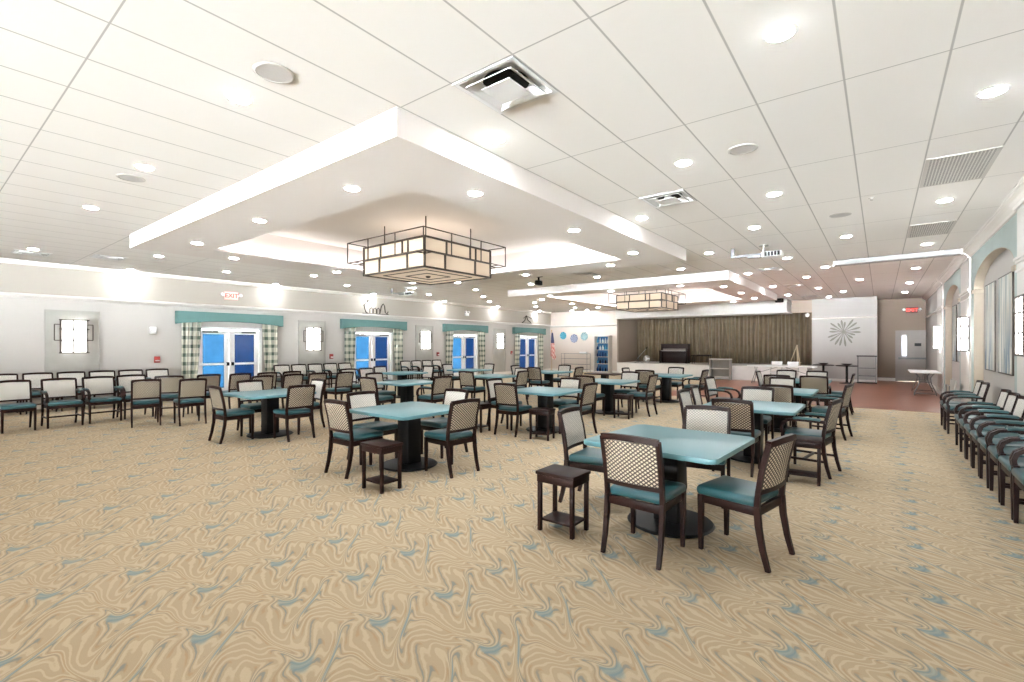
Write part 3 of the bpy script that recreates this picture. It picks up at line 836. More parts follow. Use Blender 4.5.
# ---------------------------------------------------------------- chairs
W2 = .222
def stile_path(x):
    return [(x, -.212, .44), (x, -.222, .55), (x, -.245, .70), (x, -.295, .905)]
def backy(z):
    P = [(-.212, .44), (-.222, .55), (-.245, .70), (-.295, .905), (-.305, .94)]
    for (a, za), (b, zb) in zip(P, P[1:]):
        if za <= z <= zb: return a + (b - a) * (z - za) / (zb - za)
    return P[-1][0]
def build_chair(label, group, arms):
    t = thing('armchair' if arms else 'side_chair', label, 'chair', (0, 0, 0), 0, group)
    w = W2 + (.03 if arms else 0)
    # cushion
    mb = MB()
    def cush(u, v):
        return None
    mb.box(-w + .0, w - .0, -.2, .255, .425, .5, .032, 3)
    for v in mb.bm.verts:
        if v.co.z > .47: v.co.z += .018 * max(0, 1 - (v.co.x / w) ** 2) * max(0, 1 - ((v.co.y - .03) / .24) ** 2)
        if v.co.y > .1: v.co.x *= 1.05
    mb.build('seat', M['teal'], t)
    mb = MB(); e = w - .012
    mb.box(-e, e, .205, .235, .365, .43, .004); mb.box(-e, e, -.215, -.19, .365, .43, .004)
    mb.box(-e, -e + .025, -.2, .22, .365, .43, .004); mb.box(e - .025, e, -.2, .22, .365, .43, .004)
    mb.build('seat_frame', M['wood'], t)
    # backrest: slightly dished upholstered panel, pale in front, lattice behind
    mb = MB(); zb, zt, hw = .565, .885, w - .012
    def pt(u, v, off):
        x = -hw + 2 * hw * u; z = zb + (zt - zb) * v
        puff = .012 * (1 - (2 * u - 1) ** 4) * (1 - (2 * v - 1) ** 4)
        dish = -.022 * (1 - (2 * u - 1) ** 2)
        return Vector((x, backy(z) + dish + (off + puff if off > 0 else off - puff * .5), z))
    A = mb.grid(lambda u, v: pt(u, v, .014), 10, 8)
    mb.mi = 1
    B = mb.grid(lambda u, v: pt(u, v, -.014), 10, 8)
    mb.mi = 0
    bd = [(i, 0) for i in range(11)] + [(10, j) for j in range(1, 9)] + [(i, 8) for i in range(9, -1, -1)] + [(0, j) for j in range(7, 0, -1)]
    for (i, j), (k, l) in zip(bd, bd[1:] + bd[:1]): mb.bm.faces.new((A[i][j], A[k][l], B[k][l], B[i][j]))
    mb.build('backrest', [M['front'], M['rear']], t)
    mb = MB()
    for s in (-1, 1): mb.sweep(stile_path(s * w), .032, .036)
    def crest(z, h, n=10):
        mb.sweep([(-w - .004 + (2 * w + .008) * i / n, backy(z) - .022 * (1 - (2 * i / n - 1) ** 2), z + (.012 * (1 - (2 * i / n - 1) ** 2) if h > .035 else 0)) for i in range(n + 1)], h, .036, Vector((0, 0, 1)))
    crest(.902, .044); crest(.548, .03)
    mb.build('back_frame', M['wood'], t)
    for s in (-1, 1):
        mb = MB()
        if arms: mb.sweep([(s * w, .222, 0), (s * w, .222, .3), (s * w, .222, .44), (s * w, .218, .52)], .038, .04, ws=[.72, .95, 1, 1])
        else: mb.sweep([(s * .212, .216, 0), (s * .212, .216, .3), (s * .212, .216, .43)], .038, .04, ws=[.72, .95, 1])
        mb.build('leg', M['wood'], t)
        mb = MB(); mb.sweep([(s * w, -.288, 0), (s * w, -.25, .14), (s * w, -.222, .3), (s * w, -.212, .44)], .034, .042, ws=[.78, .9, 1, 1])
        mb.build('leg', M['wood'], t)
    if arms:
        mb = MB()
        for s in (-1, 1): mb.sweep([(s * (w - .005), -.245, .19), (s * (w - .005), .21, .19)], .02, .028)
        mb.sweep([(-w, .0, .19), (w, .0, .19)], .028, .02, Vector((0, 0, 1)))
        mb.build('stretcher', M['wood'], t)
    if arms:
        for s in (-1, 1):
            mb = MB(); x = s * (w + .012)
            mb.sweep([(x, -.242, .67), (x, -.1, .675), (x, .06, .675), (x, .16, .66), (x, .215, .62), (x, .235, .56), (x, .226, .5)], .042, .036)
            a = mb.build('armrest', M['wood'], t)
            mb = MB(); mb.sweep([(x, -.19, .692), (x, -.08, .698), (x, .04, .697), (x, .1, .688)], .05, .026)
            mb.build('arm_pad', M['teal_pad'], a)
    return t
SIDE = Proto(lambda l, g: build_chair(l, g, False))
ARM = Proto(lambda l, g: build_chair(l, g, True))
FACE = {'+Y': 0, '-X': PI / 2, '-Y': PI, '+X': -PI / 2}
def chair(bx, by, face, label, group, arms=False, tw=0):
    """bx,by: plan position of the top of the back"""
    a = (FACE[face] if isinstance(face, str) else math.radians(face)) + math.radians(tw)
    f = Vector((-math.sin(a), math.cos(a)))
    return (ARM if arms else SIDE)((bx + f.x * .295, by + f.y * .295, 0), a, label, group)

# ---------------------------------------------------------------- tables
def make_table(label, group):
    t = thing('pedestal_table', label, 'table', (0, 0, 0), 0, group)
    mb = MB(); h = .575
    r = .06; N = 6
    pts = []
    for cx, cy, a0 in ((h - r, h - r, 0), (-h + r, h - r, 90), (-h + r, -h + r, 180), (h - r, -h + r, 270)):
        for k in range(N + 1):
            a = math.radians(a0 + 90 * k / N); pts.append((cx + r * math.cos(a), cy + r * math.sin(a)))
    mb.prism(pts, 'z', .715, .755)
    es = [e for e in mb.bm.edges if abs(e.verts[0].co.z - e.verts[1].co.z) < 1e-5]
    bmesh.ops.bevel(mb.bm, geom=es, offset=.012, segments=3, affect='EDGES', profile=.5)
    mb.build('table_top', M['top'], t)
    mb = MB(); mb.box(-.11, .11, -.11, .11, .03, .70, .01); mb.box(-.3, .3, -.04, .04, .685, .716); mb.box(-.04, .04, -.3, .3, .685, .716)
    mb.build('pedestal', M['black'], t)
    MB().lathe([(.0, .0), (.36, 0), (.375, .012), (.36, .026), (.2, .04), (0, .042)], 36).build('base', M['black'], t)
    return t
TABLE = Proto(make_table)
def make_stool(label, group):
    t = thing('drink_stand', label, 'side table', (0, 0, 0), 0, group)
    mb = MB(); mb.box(-.19, .19, -.15, .15, .485, .515, .006); mb.box(-.18, .18, -.14, .14, .42, .49, .004)
    mb.build('table_top', M['wood'], t)
    for a in (-1, 1):
        for b in (-1, 1):
            MB().box(a * .16 - .017, a * .16 + .017, b * .12 - .017, b * .12 + .017, 0, .43, .003).build('leg', M['wood'], t)
    MB().box(-.155, .155, -.115, .115, .085, .105, .003).build('shelf', M['wood'], t)
    return t
STOOL = Proto(make_stool)
G_T = 'teal pedestal tables'
T = {
 'FG': (-1.5, 4.26, 'the front table of the right-hand column'),
 'L': (-1.42, 7.4, 'the second table of the right-hand column'),
 'Mm': (-1.5, 10.2, 'the third table of the right-hand column'),
 'N': (-1.5, 13.3, 'the fourth table of the right-hand column'),
 'B': (-4.97, 4.17, 'the front table of the middle column'),
 'G': (-4.98, 7.45, 'the second table of the middle column'),
 'I': (-5.1, 10.3, 'the third table of the middle column'),
 'J': (-4.8, 13.35, 'the fourth table of the middle column'),
 'A': (-8.6, 4.05, 'the front table of the left-hand column'),
 'C': (-8.6, 7.15, 'the second table of the left-hand column'),
 'F': (-8.5, 10.1, 'the third table of the left-hand column'),
 'H': (-8.4, 12.75, 'the fourth table of the left-hand column'),
 'D': (-11.65, 9.5, 'the table nearest the second blue door'),
 'E': (-11.2, 12.05, 'the table nearest the third blue door'),
}
for k, (x, y, d) in T.items():
    TABLE((x, y, 0), math.radians({'FG': -3}.get(k, 0)), 'square teal pedestal table, ' + d.replace('the ', '', 1), G_T)
SIDEWORD = {'n': 'near', 'f': 'far', 'l': 'left', 'r': 'right'}
FSIDE = {'n': '+Y', 'f': '-Y', 'l': '+X', 'r': '-X'}
def tch(tk, side, bx, by, arms=False, tw=0, extra=None):
    lab = ('armchair' if arms else 'armless chair') + ' at the %s side of ' % SIDEWORD[side] + T[tk][2]
    if extra: lab = ('armchair ' if arms else 'armless chair ') + extra
    a = FACE[FSIDE[side]] + math.radians(tw); f = Vector((-math.sin(a), math.cos(a))); r = Vector((f.y, -f.x))
    c = Vector(T[tk][:2]); w = .222 if arms else .212
    for _ in range(60):      # keep the front feet off the round base
        if min((Vector((bx, by)) + f * .511 + r * q * w - c).length for q in (-1, 1)) > .405: break
        bx -= f.x * .01; by -= f.y * .01
    return chair(bx, by, FSIDE[side], lab, 'lattice back chairs around the teal tables', arms, tw)
tch('FG', 'n', -1.47, 3.31, tw=-2); tch('FG', 'r', -.57, 3.96, tw=-12); tch('FG', 'l', -2.6, 4.34, tw=4); tch('FG', 'f', -1.5, 5.42, tw=8)
tch('B', 'n', -5.26, 3.28, tw=0); tch('B', 'r', -4.04, 4.28, tw=-4); tch('B', 'l', -5.86, 4.06); tch('B', 'f', -5.1, 5.2)
tch('A', 'n', -8.63, 3.16); tch('A', 'r', -7.74, 4.15); tch('A', 'l', -9.52, 4.1); tch('A', 'f', -8.75, 5.06)
tch('C', 'n', -8.49, 6.0, tw=8); tch('C', 'l', -9.7, 7.05); tch('C', 'r', -7.46, 7.19, True)
tch('D', 'l', -12.5, 9.35); tch('D', 'f', -11.6, 10.55)
tch('E', 'l', -12.2, 11.95); tch('E', 'f', -11.2, 13.1)
tch('F', 'n', -8.4, 8.9, tw=4); tch('F', 'r', -7.38, 10.0); tch('F', 'f', -8.4, 11.3)
tch('G', 'n', -5.22, 6.55, tw=3); tch('G', 'r', -4.05, 7.5); tch('G', 'f', -5.03, 8.45); tch('G', 'l', -6.12, 7.3)
tch('H', 'n', -8.3, 11.78); tch('H', 'r', -7.25, 12.7); tch('H', 'f', -8.47, 13.85); tch('H', 'l', -9.6, 12.55)
tch('I', 'n', -5.15, 9.25); tch('I', 'f', -5.0, 11.35); tch('I', 'r', -4.05, 10.45)
tch('J', 'n', -5.02, 12.3, True); tch('J', 'l', -5.98, 13.2); tch('J', 'f', -4.9, 14.45); tch('J', 'r', -3.75, 13.4, True)
tch('L', 'n', -1.45, 6.3); tch('L', 'r', -.43, 7.05, True, tw=-8); tch('L', 'f', -1.55, 8.4)
tch('L', 'l', -2.34, 7.22, extra='at the left side of the second right-column table, the nearer of two')
tch('L', 'l', -2.42, 8.0, extra='at the left side of the second right-column table, the farther of two', tw=6)
tch('Mm', 'n', -1.38, 9.08); tch('Mm', 'r', -.42, 9.95, True, tw=-8); tch('Mm', 'f', -1.62, 11.3); tch('Mm', 'l', -2.85, 10.45, True, tw=-4)
tch('N', 'n', -1.85, 12.12, True, extra='at the near side of the fourth right-column table, left of two'); tch('N', 'n', -1.15, 12.2, True, extra='at the near side of the fourth right-column table, right of two')
tch('N', 'r', -.5, 13.6); tch('N', 'l', -2.5, 13.6); tch('N', 'f', -2.0, 14.65, extra='at the far side of the fourth right-column table, left of two'); tch('N', 'f', -1.3, 14.6, extra='at the far side of the fourth right-column table, right of two')
# drink stands
for x, y, w in ((-2.24, 3.62, 'beside the front table of the right-hand column'), (-4.52, 3.46, 'beside the front table of the middle column'), (-4.62, 6.88, 'beside the second table of the middle column'),
                (-5.98, 6.6, 'on open carpet left of the second middle-column table'), (-4.66, 9.9, 'beside the third table of the middle column'), (-.72, 6.78, 'beside the second table of the right-hand column')):
    pass
def stool(x, y, w, r): STOOL((x, y, 0), math.radians(r), 'dark wood drink stand with low shelf ' + w, 'dark drink stands')
stool(-2.17, 3.52, 'left of the front right-column table', 0)
stool(-4.4, 3.30, 'before the front middle-column table', 0)
stool(-4.56, 6.72, 'before the second middle-column table', 10)
stool(-5.92, 6.62, 'left of the second middle-column table', 0)
stool(-4.45, 9.72, 'before the third middle-column table', 5)
stool(-.72, 6.5, 'before the second right-column table', 4)

# chairs standing in rows on the left
G_R = 'chairs standing in rows on the left'
for k, y in enumerate((1.45, 2.05, 2.65, 3.25, 3.85, 4.45)):
    chair(WL + .38, y, '+X', '%s armchair from the left in the wall row left of the first blue door' % ORD[k], G_R, True)
for k, y in enumerate((7.95, 8.55, 9.15, 9.75, 10.35)):
    chair(WL + .42, y, '+X', '%s armchair from the left in the wall row after the first blue door' % ORD[k], G_R, True)
for k, y in enumerate((13.2, 13.8, 14.4, 15.0)):
    chair(WL + .5, y, '+X', '%s armchair from the left in the wall row after the second blue door' % ORD[k], G_R, True)
for k, (x, y, a) in enumerate(((-13.05, 1.33, False), (-13.1, 1.97, True), (-13.2, 2.6, True), (-13.35, 3.2, True))):
    chair(x, y, '+X', '%s pale-backed chair from the left in the front row before the wall lantern' % ORD[k], G_R, a, tw=2)
for k, (x, y, f) in enumerate(((-12.3, 3.62, 62), (-12.2, 4.36, 85), (-12.0, 4.96, 90), (-11.92, 5.55, 90), (-11.98, 6.2, 90))):
    chair(x, y, f, '%s chair from the left in the back row turned toward the first blue door' % ORD[k], G_R, k == 0)
for k, (x, y, f) in enumerate(((-11.35, 2.96, 78), (-10.86, 3.6, 84), (-10.75, 4.9, 90), (-10.75, 5.6, 90), (-10.78, 6.22, 90), (-10.6, 6.85, 90))):
    chair(x, y, f, '%s chair from the left in the front row turned toward the first blue door' % ORD[k], G_R)
for k, (x, y) in enumerate(((-11.95, 7.8), (-11.95, 8.4))):
    chair(x, y, '+X', 'pale-backed chair facing the room before the second blue door, %s of two' % ('left' if k == 0 else 'right'), G_R)
# the row against the arched wall
for k, y in enumerate((12.45, 11.81, 10.1, 9.49, 8.9, 8.3, 7.7, 7.1, 6.5, 5.9, 5.32)):
    nm = ['farthest', 'second farthest', 'third farthest', 'fourth farthest', 'fifth farthest', 'middle', 'fifth nearest', 'fourth nearest', 'third nearest', 'second nearest', 'nearest'][k]
    chair(1.48 if y > 10 or y < 7.5 else 1.47, y, '-X', nm + ' armchair of the row with backs against the arched wall', 'armchairs along the arched wall', True)

# dark table in front of the cabinet
t = thing('pedestal_table', 'dark topped table standing in front of the blue display cabinet', 'table', (-6.55, 13.0, 0))
MB().box(-.5, .5, -.38, .38, .715, .75, .01).build('table_top', M['wood'], t)
MB().box(-.09, .09, -.09, .09, .03, .715).build('pedestal', M['black'], t)
MB().lathe([(0, 0), (.34, 0), (.34, .02), (.15, .035), (0, .036)], 28).build('base', M['black'], t)

# ---------------------------------------------------------------- folding tables and chairs
def folding_table(label, loc, rotz, L, Wd):
    t = thing('folding_table', label, 'table', loc, rotz, 'white folding tables')
    MB().box(-L / 2, L / 2, -Wd / 2, Wd / 2, .705, .75, .015).build('table_top', M['white_gloss'], t)
    for s in (-1, 1):
        mb = MB(); x = s * (L / 2 - .28)
        for q in (-1, 1):
            mb.tube([(x + s * .12, q * Wd * .36, .0), (x + s * .11, q * Wd * .36, .06), (x + s * .03, q * Wd * .2, .38), (x, q * Wd * .17, .55), (x, q * Wd * .3, .705)], .014, 8)
        mb.tube([(x + s * .11, -Wd * .36, .06), (x + s * .11, Wd * .36, .06)], .012, 8)
        mb.tube([(x + s * .02, -Wd * .19, .42), (x + s * .02, Wd * .19, .42)], .01, 8)
        mb.build('leg', M['gunmetal'], t)
    mb = MB()
    for s in (-1, 1): mb.tube([(s * (L / 2 - .28), 0, .42), (s * .12, 0, .7)], .009, 6)
    mb.build('brace', M['gunmetal'], t)
    return t
folding_table('white folding table with curved legs by the grey door', (1.12, 20.6, 0), PI / 2, 1.83, .74)
folding_table('long white folding table below the right end of the stage', (-3.2, 22.1, 0), 0, 2.44, .76)
def make_fc(label, group):
    t = thing('folding_chair', label, 'chair', (0, 0, 0), 0, group)
    MB().box(-.2, .2, -.18, .2, .43, .46, .012).build('seat', M['white_gloss'], t)
    MB().box(-.21, .21, -.235, -.21, .66, .9, .012).build('backrest', M['white_gloss'], t)
    for s in (-1, 1):
        MB().tube([(s * .205, .24, 0), (s * .205, .02, .43), (s * .205, -.222, .88)], .012, 8).build('leg', M['steel'], t)
        MB().tube([(s * .19, -.28, 0), (s * .19, .0, .36), (s * .19, .1, .44)], .012, 8).build('leg', M['steel'], t)
    return t
FC = Proto(make_fc)
FC((-3.5, 22.8, 0), PI, 'white folding chair behind the long white table, left of two', 'white folding chairs')
FC((-2.9, 22.8, 0), PI, 'white folding chair behind the long white table, right of two', 'white folding chairs')
# folded table leaning in the far corner of the row
t = thing('folded_table', 'pale folded table leaning on the pilaster beyond the armchair row', 'table', (1.3, 15.6, 0), 0)
m = Matrix.Rotation(math.radians(6), 4, 'Y')
MB().box(0, .035, -.45, .45, .0, .76, .01, m=m).build('table_top', M['panel'], t)
mb = MB(); mb.tube([(-.01, -.35, .08), (-.01, -.35, .62), (-.01, .35, .62), (-.01, .35, .08)], .012, 6); mb.build('leg', M['gunmetal'], t)

# ---------------------------------------------------------------- far wall furnishings
# starburst
t = thing('starburst_art', 'silver leaf blade starburst on the white wall right of the stage', 'ornament', (-1.27, YF - .04, 2.17))
random.seed(3)
MB().lathe([(0, -.03), (.05, -.02), (.05, .02), (0, .03)], 16, Matrix.Rotation(PI / 2, 4, 'X')).build('hub', M['sil'], t)
for k in range(18):
    a = 2 * PI * k / 18 + random.uniform(-.06, .06); L = random.choice((.64, .52, .58, .44, .62))
    c = Vector((math.cos(a), 0, math.sin(a))); p = Vector((-math.sin(a), 0, math.cos(a)))
    mb = MB(); w = .042
    y = -.02 - .02 * (k % 2)
    prof = [(.03, .008), (L * .45, w * .5), (L * .75, w), (L * .93, w * .7), (L, .006)]
    up = [c * r + p * h for r, h in prof]; dn = [c * r - p * h for r, h in prof[::-1]]
    A = [mb.bm.verts.new(q + Vector((0, y, 0))) for q in up + dn]; B = [mb.bm.verts.new(q + Vector((0, y + .008, 0))) for q in up + dn]
    mb.bm.faces.new(A); mb.bm.faces.new(B[::-1])
    for i in range(len(A)): mb.bm.faces.new((A[i], B[i], B[(i + 1) % len(A)], A[(i + 1) % len(A)]))
    mb.build('blade', M['sil'], t, smooth=False)
# plates
for x, z, r, c1, c2, rg, lab in ((-15.5, 2.18, .23, srgb(70, 150, 180), srgb(110, 180, 200), 30, 'turquoise decorative wall plate, left of the three beside the flag'),
                           (-14.72, 2.0, .26, srgb(110, 120, 150), srgb(176, 182, 200), 46, 'grey blue patterned wall plate, middle of the three plates'),
                           (-14.02, 2.12, .25, srgb(110, 160, 172), srgb(190, 206, 204), 60, 'pale teal patterned wall plate, right of the three plates')):
    o = MB().lathe([(0, .02), (r * .55, .02), (r * .7, .035), (r, .06), (r, .05), (r * .7, .02), (r * .5, 0), (0, 0)], 32, Matrix.Rotation(PI / 2, 4, 'X')).build('hanging_plate', plate_mat('plate_glaze', c1, c2, rg), None, (x, YF - .005, z))
    tag(o, lab, 'plate', 'decorative wall plates')
# flag on a pole in the corner
t = thing('flag', 'furled red and white striped flag on a pole in the far corner', 'flag', (-15.95, 24.55, 0))
MB().lathe([(0, 0), (.16, 0), (.16, .03), (.05, .07), (.02, .09), (0, .09)], 20).build('stand', M['gold'], t)
MB().tube([(0, 0, .08), (0, 0, 2.42)], .014, 8).lathe([(0, 2.42), (.03, 2.45), (.022, 2.5), (0, 2.56)], 12).build('pole', M['gold'], t)
def ff(u, v):
    a = u * 2 * PI; z = 2.36 - 1.55 * v
    r = (.05 + .15 * v ** .8) * (1 + .25 * math.sin(a * 5 + 3 * v))
    return (.03 + .08 * v + r * math.cos(a) * .8, r * .6 * math.sin(a), z - .12 * math.cos(a) * v)
mb = MB(); mb.grid(ff, 50, 14); mb.build('cloth', flag_mat(), t)
# wire rack
t = thing('wire_rack', 'thin metal wire rack against the far wall under the plates', 'rack', (-14.45, 24.85, 0))
mb = MB()
for x in (-.88, .88):
    for y in (-.2, .2): mb.tube([(x, y, 0), (x, y, 1.1)], .012, 6)
mb.build('post', M['gunmetal'], t)
for z in (.15, .45, .78, 1.08):
    mb = MB()
    for y in (-.2, .2): mb.tube([(-.88, y, z), (.88, y, z)], .008, 6)
    for x in (-.88, .88): mb.tube([(x, -.2, z), (x, .2, z)], .008, 6)
    for k in range(12): mb.tube([(-.8 + k * .145, -.2, z), (-.8 + k * .145, .2, z)], .004, 4)
    mb.build('wire_shelf', M['gunmetal'], t)
tag(MB().box(-14.15, -13.7, 24.72, 24.98, 1.09, 1.2, .045, 3).build('folded_linen', M['white_gloss']), 'folded white linen lying on top of the wire rack', 'linen')
# blue display cabinet
t = thing('display_cabinet', 'tall white display cabinet with blue back beside the stage', 'cabinet', (-12.7, 24.95, 0))
mb = MB(); mb.box(-.48, -.43, -.22, .24, 0, 2.14); mb.box(.43, .48, -.22, .24, 0, 2.14); mb.box(-.43, .43, -.22, .24, 2.09, 2.14); mb.box(-.43, .43, -.22, .24, 0, .08)
mb.build('carcass', M['white'], t, smooth=False)
MB().box(-.43, .43, .2, .23, .08, 2.09).build('back_panel', simple('blue_backing', srgb(50, 118, 176), .6, var=.15, vscale=4), t, smooth=False)
SHZ = (.5, .9, 1.3, 1.7)
for z in SHZ: MB().box(-.43, .43, -.2, .2, z, z + .025).build('shelf', M['white'], t, smooth=False)
vm = [simple('vase_glaze_%d' % k, c, .2, var=.1) for k, c in enumerate((srgb(26, 60, 110), srgb(90, 170, 210), srgb(205, 220, 228), srgb(24, 34, 58)))]
SHN = ['bottom', 'second', 'middle', 'fourth', 'top']
random.seed(5)
VASE = None
for si, z in enumerate((.08, .525, .925, 1.325, 1.725)):
    for k in range(5):
        x = -.34 + k * .17
        h = random.uniform(.2, .3); r = random.uniform(.05, .075)
        mi = vm[3] if si < 2 and k % 2 else random.choice(vm[:2] if si < 3 else vm[:3])
        o = MB().lathe([(0, 0), (r * .7, 0), (r, h * .3), (r * .9, h * .55), (r * .35, h * .8), (r * .5, h), (r * .4, h), (0, h * .8)], 12).build('glass_vase', mi, None, (-12.7 + x, 24.95, z))
        tag(o, 'blue glass vase, %s from left on the %s shelf of the display cabinet' % (ORD[k], SHN[si]), 'vase', 'vases in the display cabinet')
# stage curtain
def cf(u, v):
    x = SX0 + .08 + (SX1 - SX0 - .16) * u
    y = 27.9 + .07 * math.sin(u * 2 * PI * 46 + 1.3 * math.sin(u * 37)) + .05 * math.sin(u * 2 * PI * 17 + 2 * math.sin(u * 11))
    return (x, y, 3.6 - v * (3.6 - .61))
mb = MB(); mb.grid(cf, 640, 3)
o = mb.build('stage_curtain', M['curtain']); md = o.modifiers.new('thick', 'SOLIDIFY'); md.thickness = .01
tag(o, 'wide pleated olive brown curtain across the back of the stage', 'curtain')
# upright piano
t = thing('upright_piano', 'dark brown upright piano standing on the stage', 'piano', (-9.0, 26.3, .6))
mb = MB(); mb.box(-.75, .75, -.05, .3, 0, 1.02, .01); mb.box(-.77, .77, -.08, .32, 1.02, 1.06, .01); mb.box(-.75, -.7, -.33, -.05, 0, .7, .01); mb.box(.7, .75, -.33, -.05, 0, .7, .01)
mb.build('case', M['brownwood'], t)
mb = MB(); mb.box(-.7, .7, -.33, -.05, .62, .67, .008); kb = mb.build('key_bed', M['brownwood'], t)
mb = MB(); mb.box(-.66, .66, -.31, -.12, .67, .69); mb.build('keys', M['white_gloss'], kb, smooth=False)
MB().box(-.62, .62, -.12, -.09, .7, .8, .004).build('music_desk', M['greyboard'], t)
MB().box(-.6, .6, -.065, -.05, .12, .56, .004).build('lower_panel', M['brownwood'], t)
for s in (-1, 1): MB().box(s * .72 - .03, s * .72 + .03, -.33, -.27, 0.0, .62, .006).build('leg', M['brownwood'], t)
# keyboard on stand
t = thing('keyboard_stand', 'electronic keyboard on a dark stand right of the piano', 'keyboard', (-7.55, 26.2, .6))
MB().box(-.5, .5, -.14, .14, .4, .48, .015).build('keyboard', M['brownwood'], t)
for s in (-1, 1):
    mb = MB(); mb.tube([(s * .42, -.18, 0), (s * .42, -.1, .4)], .015, 6); mb.tube([(s * .42, .18, 0), (s * .42, .1, .4)], .015, 6); mb.tube([(s * .42, -.16, .1), (s * .42, .16, .1)], .012, 6)
    mb.build('leg', M['brownwood'], t)
# microphone boom
t = thing('microphone_stand', 'boom microphone stand at the left end of the stage', 'stand', (-10.55, 25.0, .6))
mb = MB()
for k in range(3): a = 2 * PI * k / 3; mb.tube([(0, 0, .12), (.28 * math.cos(a), .28 * math.sin(a), .012)], .01, 6)
mb.build('leg', M['gunmetal'], t)
MB().tube([(0, 0, .1), (0, 0, .35)], .012, 6).build('pole', M['gunmetal'], t)
MB().tube([(-.2, 0, .12), (0, 0, .33), (.45, 0, .82)], .013, 6).build('boom', M['steel'], t)
MB().tube([(.42, 0, .79), (.5, 0, .88)], [.02, .03], 8).build('microphone', M['black'], t)
# fan
t = thing('desk_fan', 'small white desk fan standing on the stage left of the piano', 'fan', (-9.75, 24.2, .6))
MB().lathe([(0, 0), (.1, 0), (.1, .02), (.03, .04), (.02, .14), (0, .14)], 20).build('base', M['white_gloss'], t)
mb = MB()
for k in range(3): mb.tube([(.17 * (1 - .3 * k) * math.cos(a * PI / 12), -.05, .28 + .17 * (1 - .3 * k) * math.sin(a * PI / 12)) for a in range(24)], .006, 5, True)
for k in range(12): mb.tube([(0, -.07, .28), (.17 * math.cos(k * PI / 6), -.05, .28 + .17 * math.sin(k * PI / 6))], .004, 4)
mb.build('guard', M['white_gloss'], t)
for k in range(3):
    a = k * 2 * PI / 3; m = Matrix.Translation((0, -.02, .28)) @ Matrix.Rotation(a, 4, 'Y') @ Matrix.Rotation(.5, 4, 'X')
    MB().prism([(0, -.02), (.14, -.05), (.15, .05), (0, .02)], 'y', -.003, .003, m).build('blade', M['white_gloss'], t)
MB().lathe([(0, -.06), (.05, -.05), (.06, .04), (0, .06)], 14, Matrix.Translation((0, .04, .28)) @ Matrix.Rotation(PI / 2, 4, 'X')).build('motor', M['white_gloss'], t)
# easel on the stage
t = thing('easel', 'pale wooden easel standing at the right end of the stage', 'easel', (-3.05, 25.3, .6))
for x0_, x1_, y0_, y1_ in ((-.3, .02, -.1, 0), (.16, .02, -.1, 0), (0, .02, .35, .02)):
    MB().sweep([(x0_, y0_, 0), (x1_, y1_, 1.0)], .06, .035, Vector((1, 0, 0)) if abs(x0_) < .05 else Vector((0, 1, 0))).build('leg', M['easelwood'], t)
MB().box(-.25, .2, -.12, -.07, .18, .22).build('ledge', M['easelwood'], t)
# low shelf before the stage
t = thing('shelf_cart', 'grey two tier shelf with white top before the stage', 'shelf', (-5.8, 23.1, 0))
MB().box(-.45, .45, -.22, .22, .93, .97, .005).build('top', M['white'], t)
for s in (-1, 1): MB().box(s * .42 - .02, s * .42 + .02, -.2, .2, 0, .93).build('side_panel', M['greyboard'], t, smooth=False)
MB().box(-.4, .4, .17, .2, .1, .93).build('back_panel', M['greyboard'], t, smooth=False)
for z in (.12, .5): MB().box(-.4, .4, -.2, .17, z, z + .03).build('shelf', M['bead'], t, smooth=False)
# small tables before the white wall
def small(label, loc):
    t = thing('cafe_table', label, 'table', loc, 0, 'small dark tables before the white wall')
    MB().lathe([(0, .72), (.38, .72), (.39, .735), (.38, .75), (0, .75)], 28).build('table_top', M['wood'], t)
    MB().lathe([(0, 0), (.26, 0), (.26, .02), (.06, .05), (.045, .1), (.045, .72), (0, .72)], 20).build('pedestal', M['black'], t)
small('small round dark table nearest the stage by the white wall', (-1.95, 24.45, 0))
small('small round dark table beside the tall rack by white wall', (-1.1, 24.05, 0))
for x, y, lab in ((-1.95, 24.45, 'dark low bowl on the small round table nearest the stage'), (-1.1, 24.05, 'dark low bowl on the small table beside the tall rack')):
    tag(MB().lathe([(0, 0), (.08, 0), (.2, .07), (.19, .075), (.07, .015), (0, .015)], 20).build('bowl', M['bronze'], None, (x, y, .75)), lab, 'bowl')
t = thing('serving_rack', 'tall thin metal rack with dark top against the white wall', 'rack', (-.45, 24.75, 0))
MB().box(-.34, .34, -.25, .25, 1.12, 1.16, .005).build('top', M['wood'], t)
for a in (-.3, .3):
    for b in (-.21, .21): MB().box(a - .016, a + .016, b - .016, b + .016, 0, 1.12).build('leg', M['gunmetal'], t, smooth=False)
for z in (.3, .62):
    mb = MB()
    for b in (-.21, .21): mb.box(-.29, .29, b - .012, b + .012, z, z + .024)
    for a in (-.3, .3): mb.box(a - .012, a + .012, -.21, .21, z, z + .024)
    for k in range(5): mb.box(-.21 + k * .1, -.2 + k * .1, -.21, .21, z + .008, z + .016)
    mb.build('wire_shelf', M['gunmetal'], t, smooth=False)
MB().box(-.34, .34, -.25, .25, .0, .04, .004).build('base', M['wood'], t)
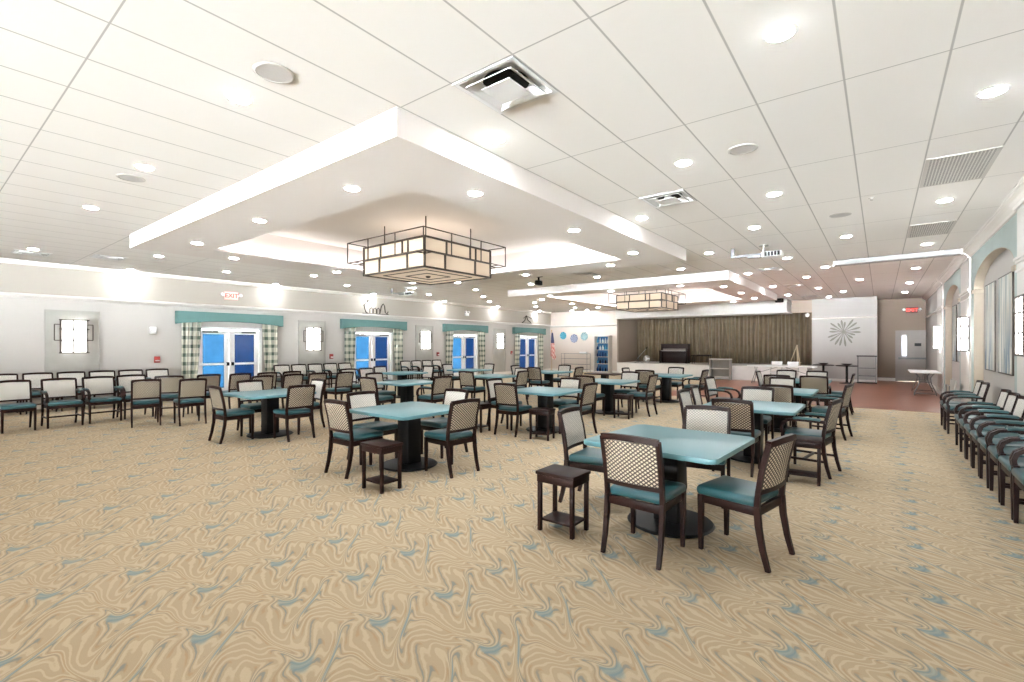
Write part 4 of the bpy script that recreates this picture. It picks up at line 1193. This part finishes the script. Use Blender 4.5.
# recess exit sign
t = thing('exit_sign', 'glowing red EXIT sign on the taupe wall above the grey door', 'sign', (1.08, 27, 3.12), 0, 'exit signs')
MB().box(-.2, .2, -.06, 0, -.12, .12, .012).build('housing', M['exitdark'], t)
text('EXIT', .2, M['exitred'], t, (0, -.063, 0), (PI / 2, 0, 0))
for s in (-1, 1):
    m = Matrix.Translation((s * .27, -.05, .03)) @ Matrix.Rotation(PI / 2, 4, 'X')
    MB().lathe([(0, -.05), (.05, -.045), (.055, -.03), (.035, .05), (0, .05)], 16, m).box(s * .23 - .03, s * .23 + .03, -.05, 0, -.01, .03).build('lamp_head', M['white_gloss'], t)
t = thing('hanging_dome_camera', 'white dome camera on the corner right of the stage curtain', 'camera', (-2.6, YF - .02, 2.95))
MB().box(-.04, .04, -.06, .02, -.03, .1, .01).build('bracket', M['white_gloss'], t)
MB().lathe([(0, -.1), (.07, -.07), (.09, 0), (.09, .05), (0, .05)], 18, Matrix.Translation((0, -.12, 0))).build('dome', M['white_gloss'], t)

# ---------------------------------------------------------------- daylight, camera, output settings
w = bpy.data.worlds.new('daylight'); sc.world = w; w.use_nodes = True
nt = w.node_tree; bg = nt.nodes['Background']
# pale sky above the horizon, added bright ground below it to uplight the ceiling
tc = nt.nodes.new('ShaderNodeTexCoord'); sp = nt.nodes.new('ShaderNodeSeparateXYZ'); nt.links.new(tc.outputs['Generated'], sp.inputs[0])
mr = nt.nodes.new('ShaderNodeMapRange'); nt.links.new(sp.outputs[2], mr.inputs['Value'])
mr.inputs['From Min'].default_value = -.02; mr.inputs['From Max'].default_value = .02; mr.inputs['To Min'].default_value = UPLIGHT; mr.inputs['To Max'].default_value = SKY
nt.links.new(mr.outputs[0], bg.inputs[1]); bg.inputs[0].default_value = (.88, .95, 1, 1)

cam = bpy.data.cameras.new('camera'); co = bpy.data.objects.new('camera', cam); COL.objects.link(co)
cam.sensor_width = 36; cam.lens = 475 / 1024 * 36; cam.clip_end = 200; cam.clip_start = .05
cam.shift_y = 4 / 1024
co.location = (0, 0, 1.6); co.rotation_euler = (PI / 2, 0, math.radians(37.8))
sc.camera = co
sc.view_settings.view_transform = 'Standard'; sc.view_settings.look = 'None'; sc.view_settings.gamma = 1; sc.view_settings.exposure = .38
sc.view_settings.use_curve_mapping = False
sc.cycles.use_denoising = True
sc.cycles.max_bounces = 8; sc.cycles.diffuse_bounces = 6; sc.cycles.glossy_bounces = 3
sc.cycles.sample_clamp_indirect = 6
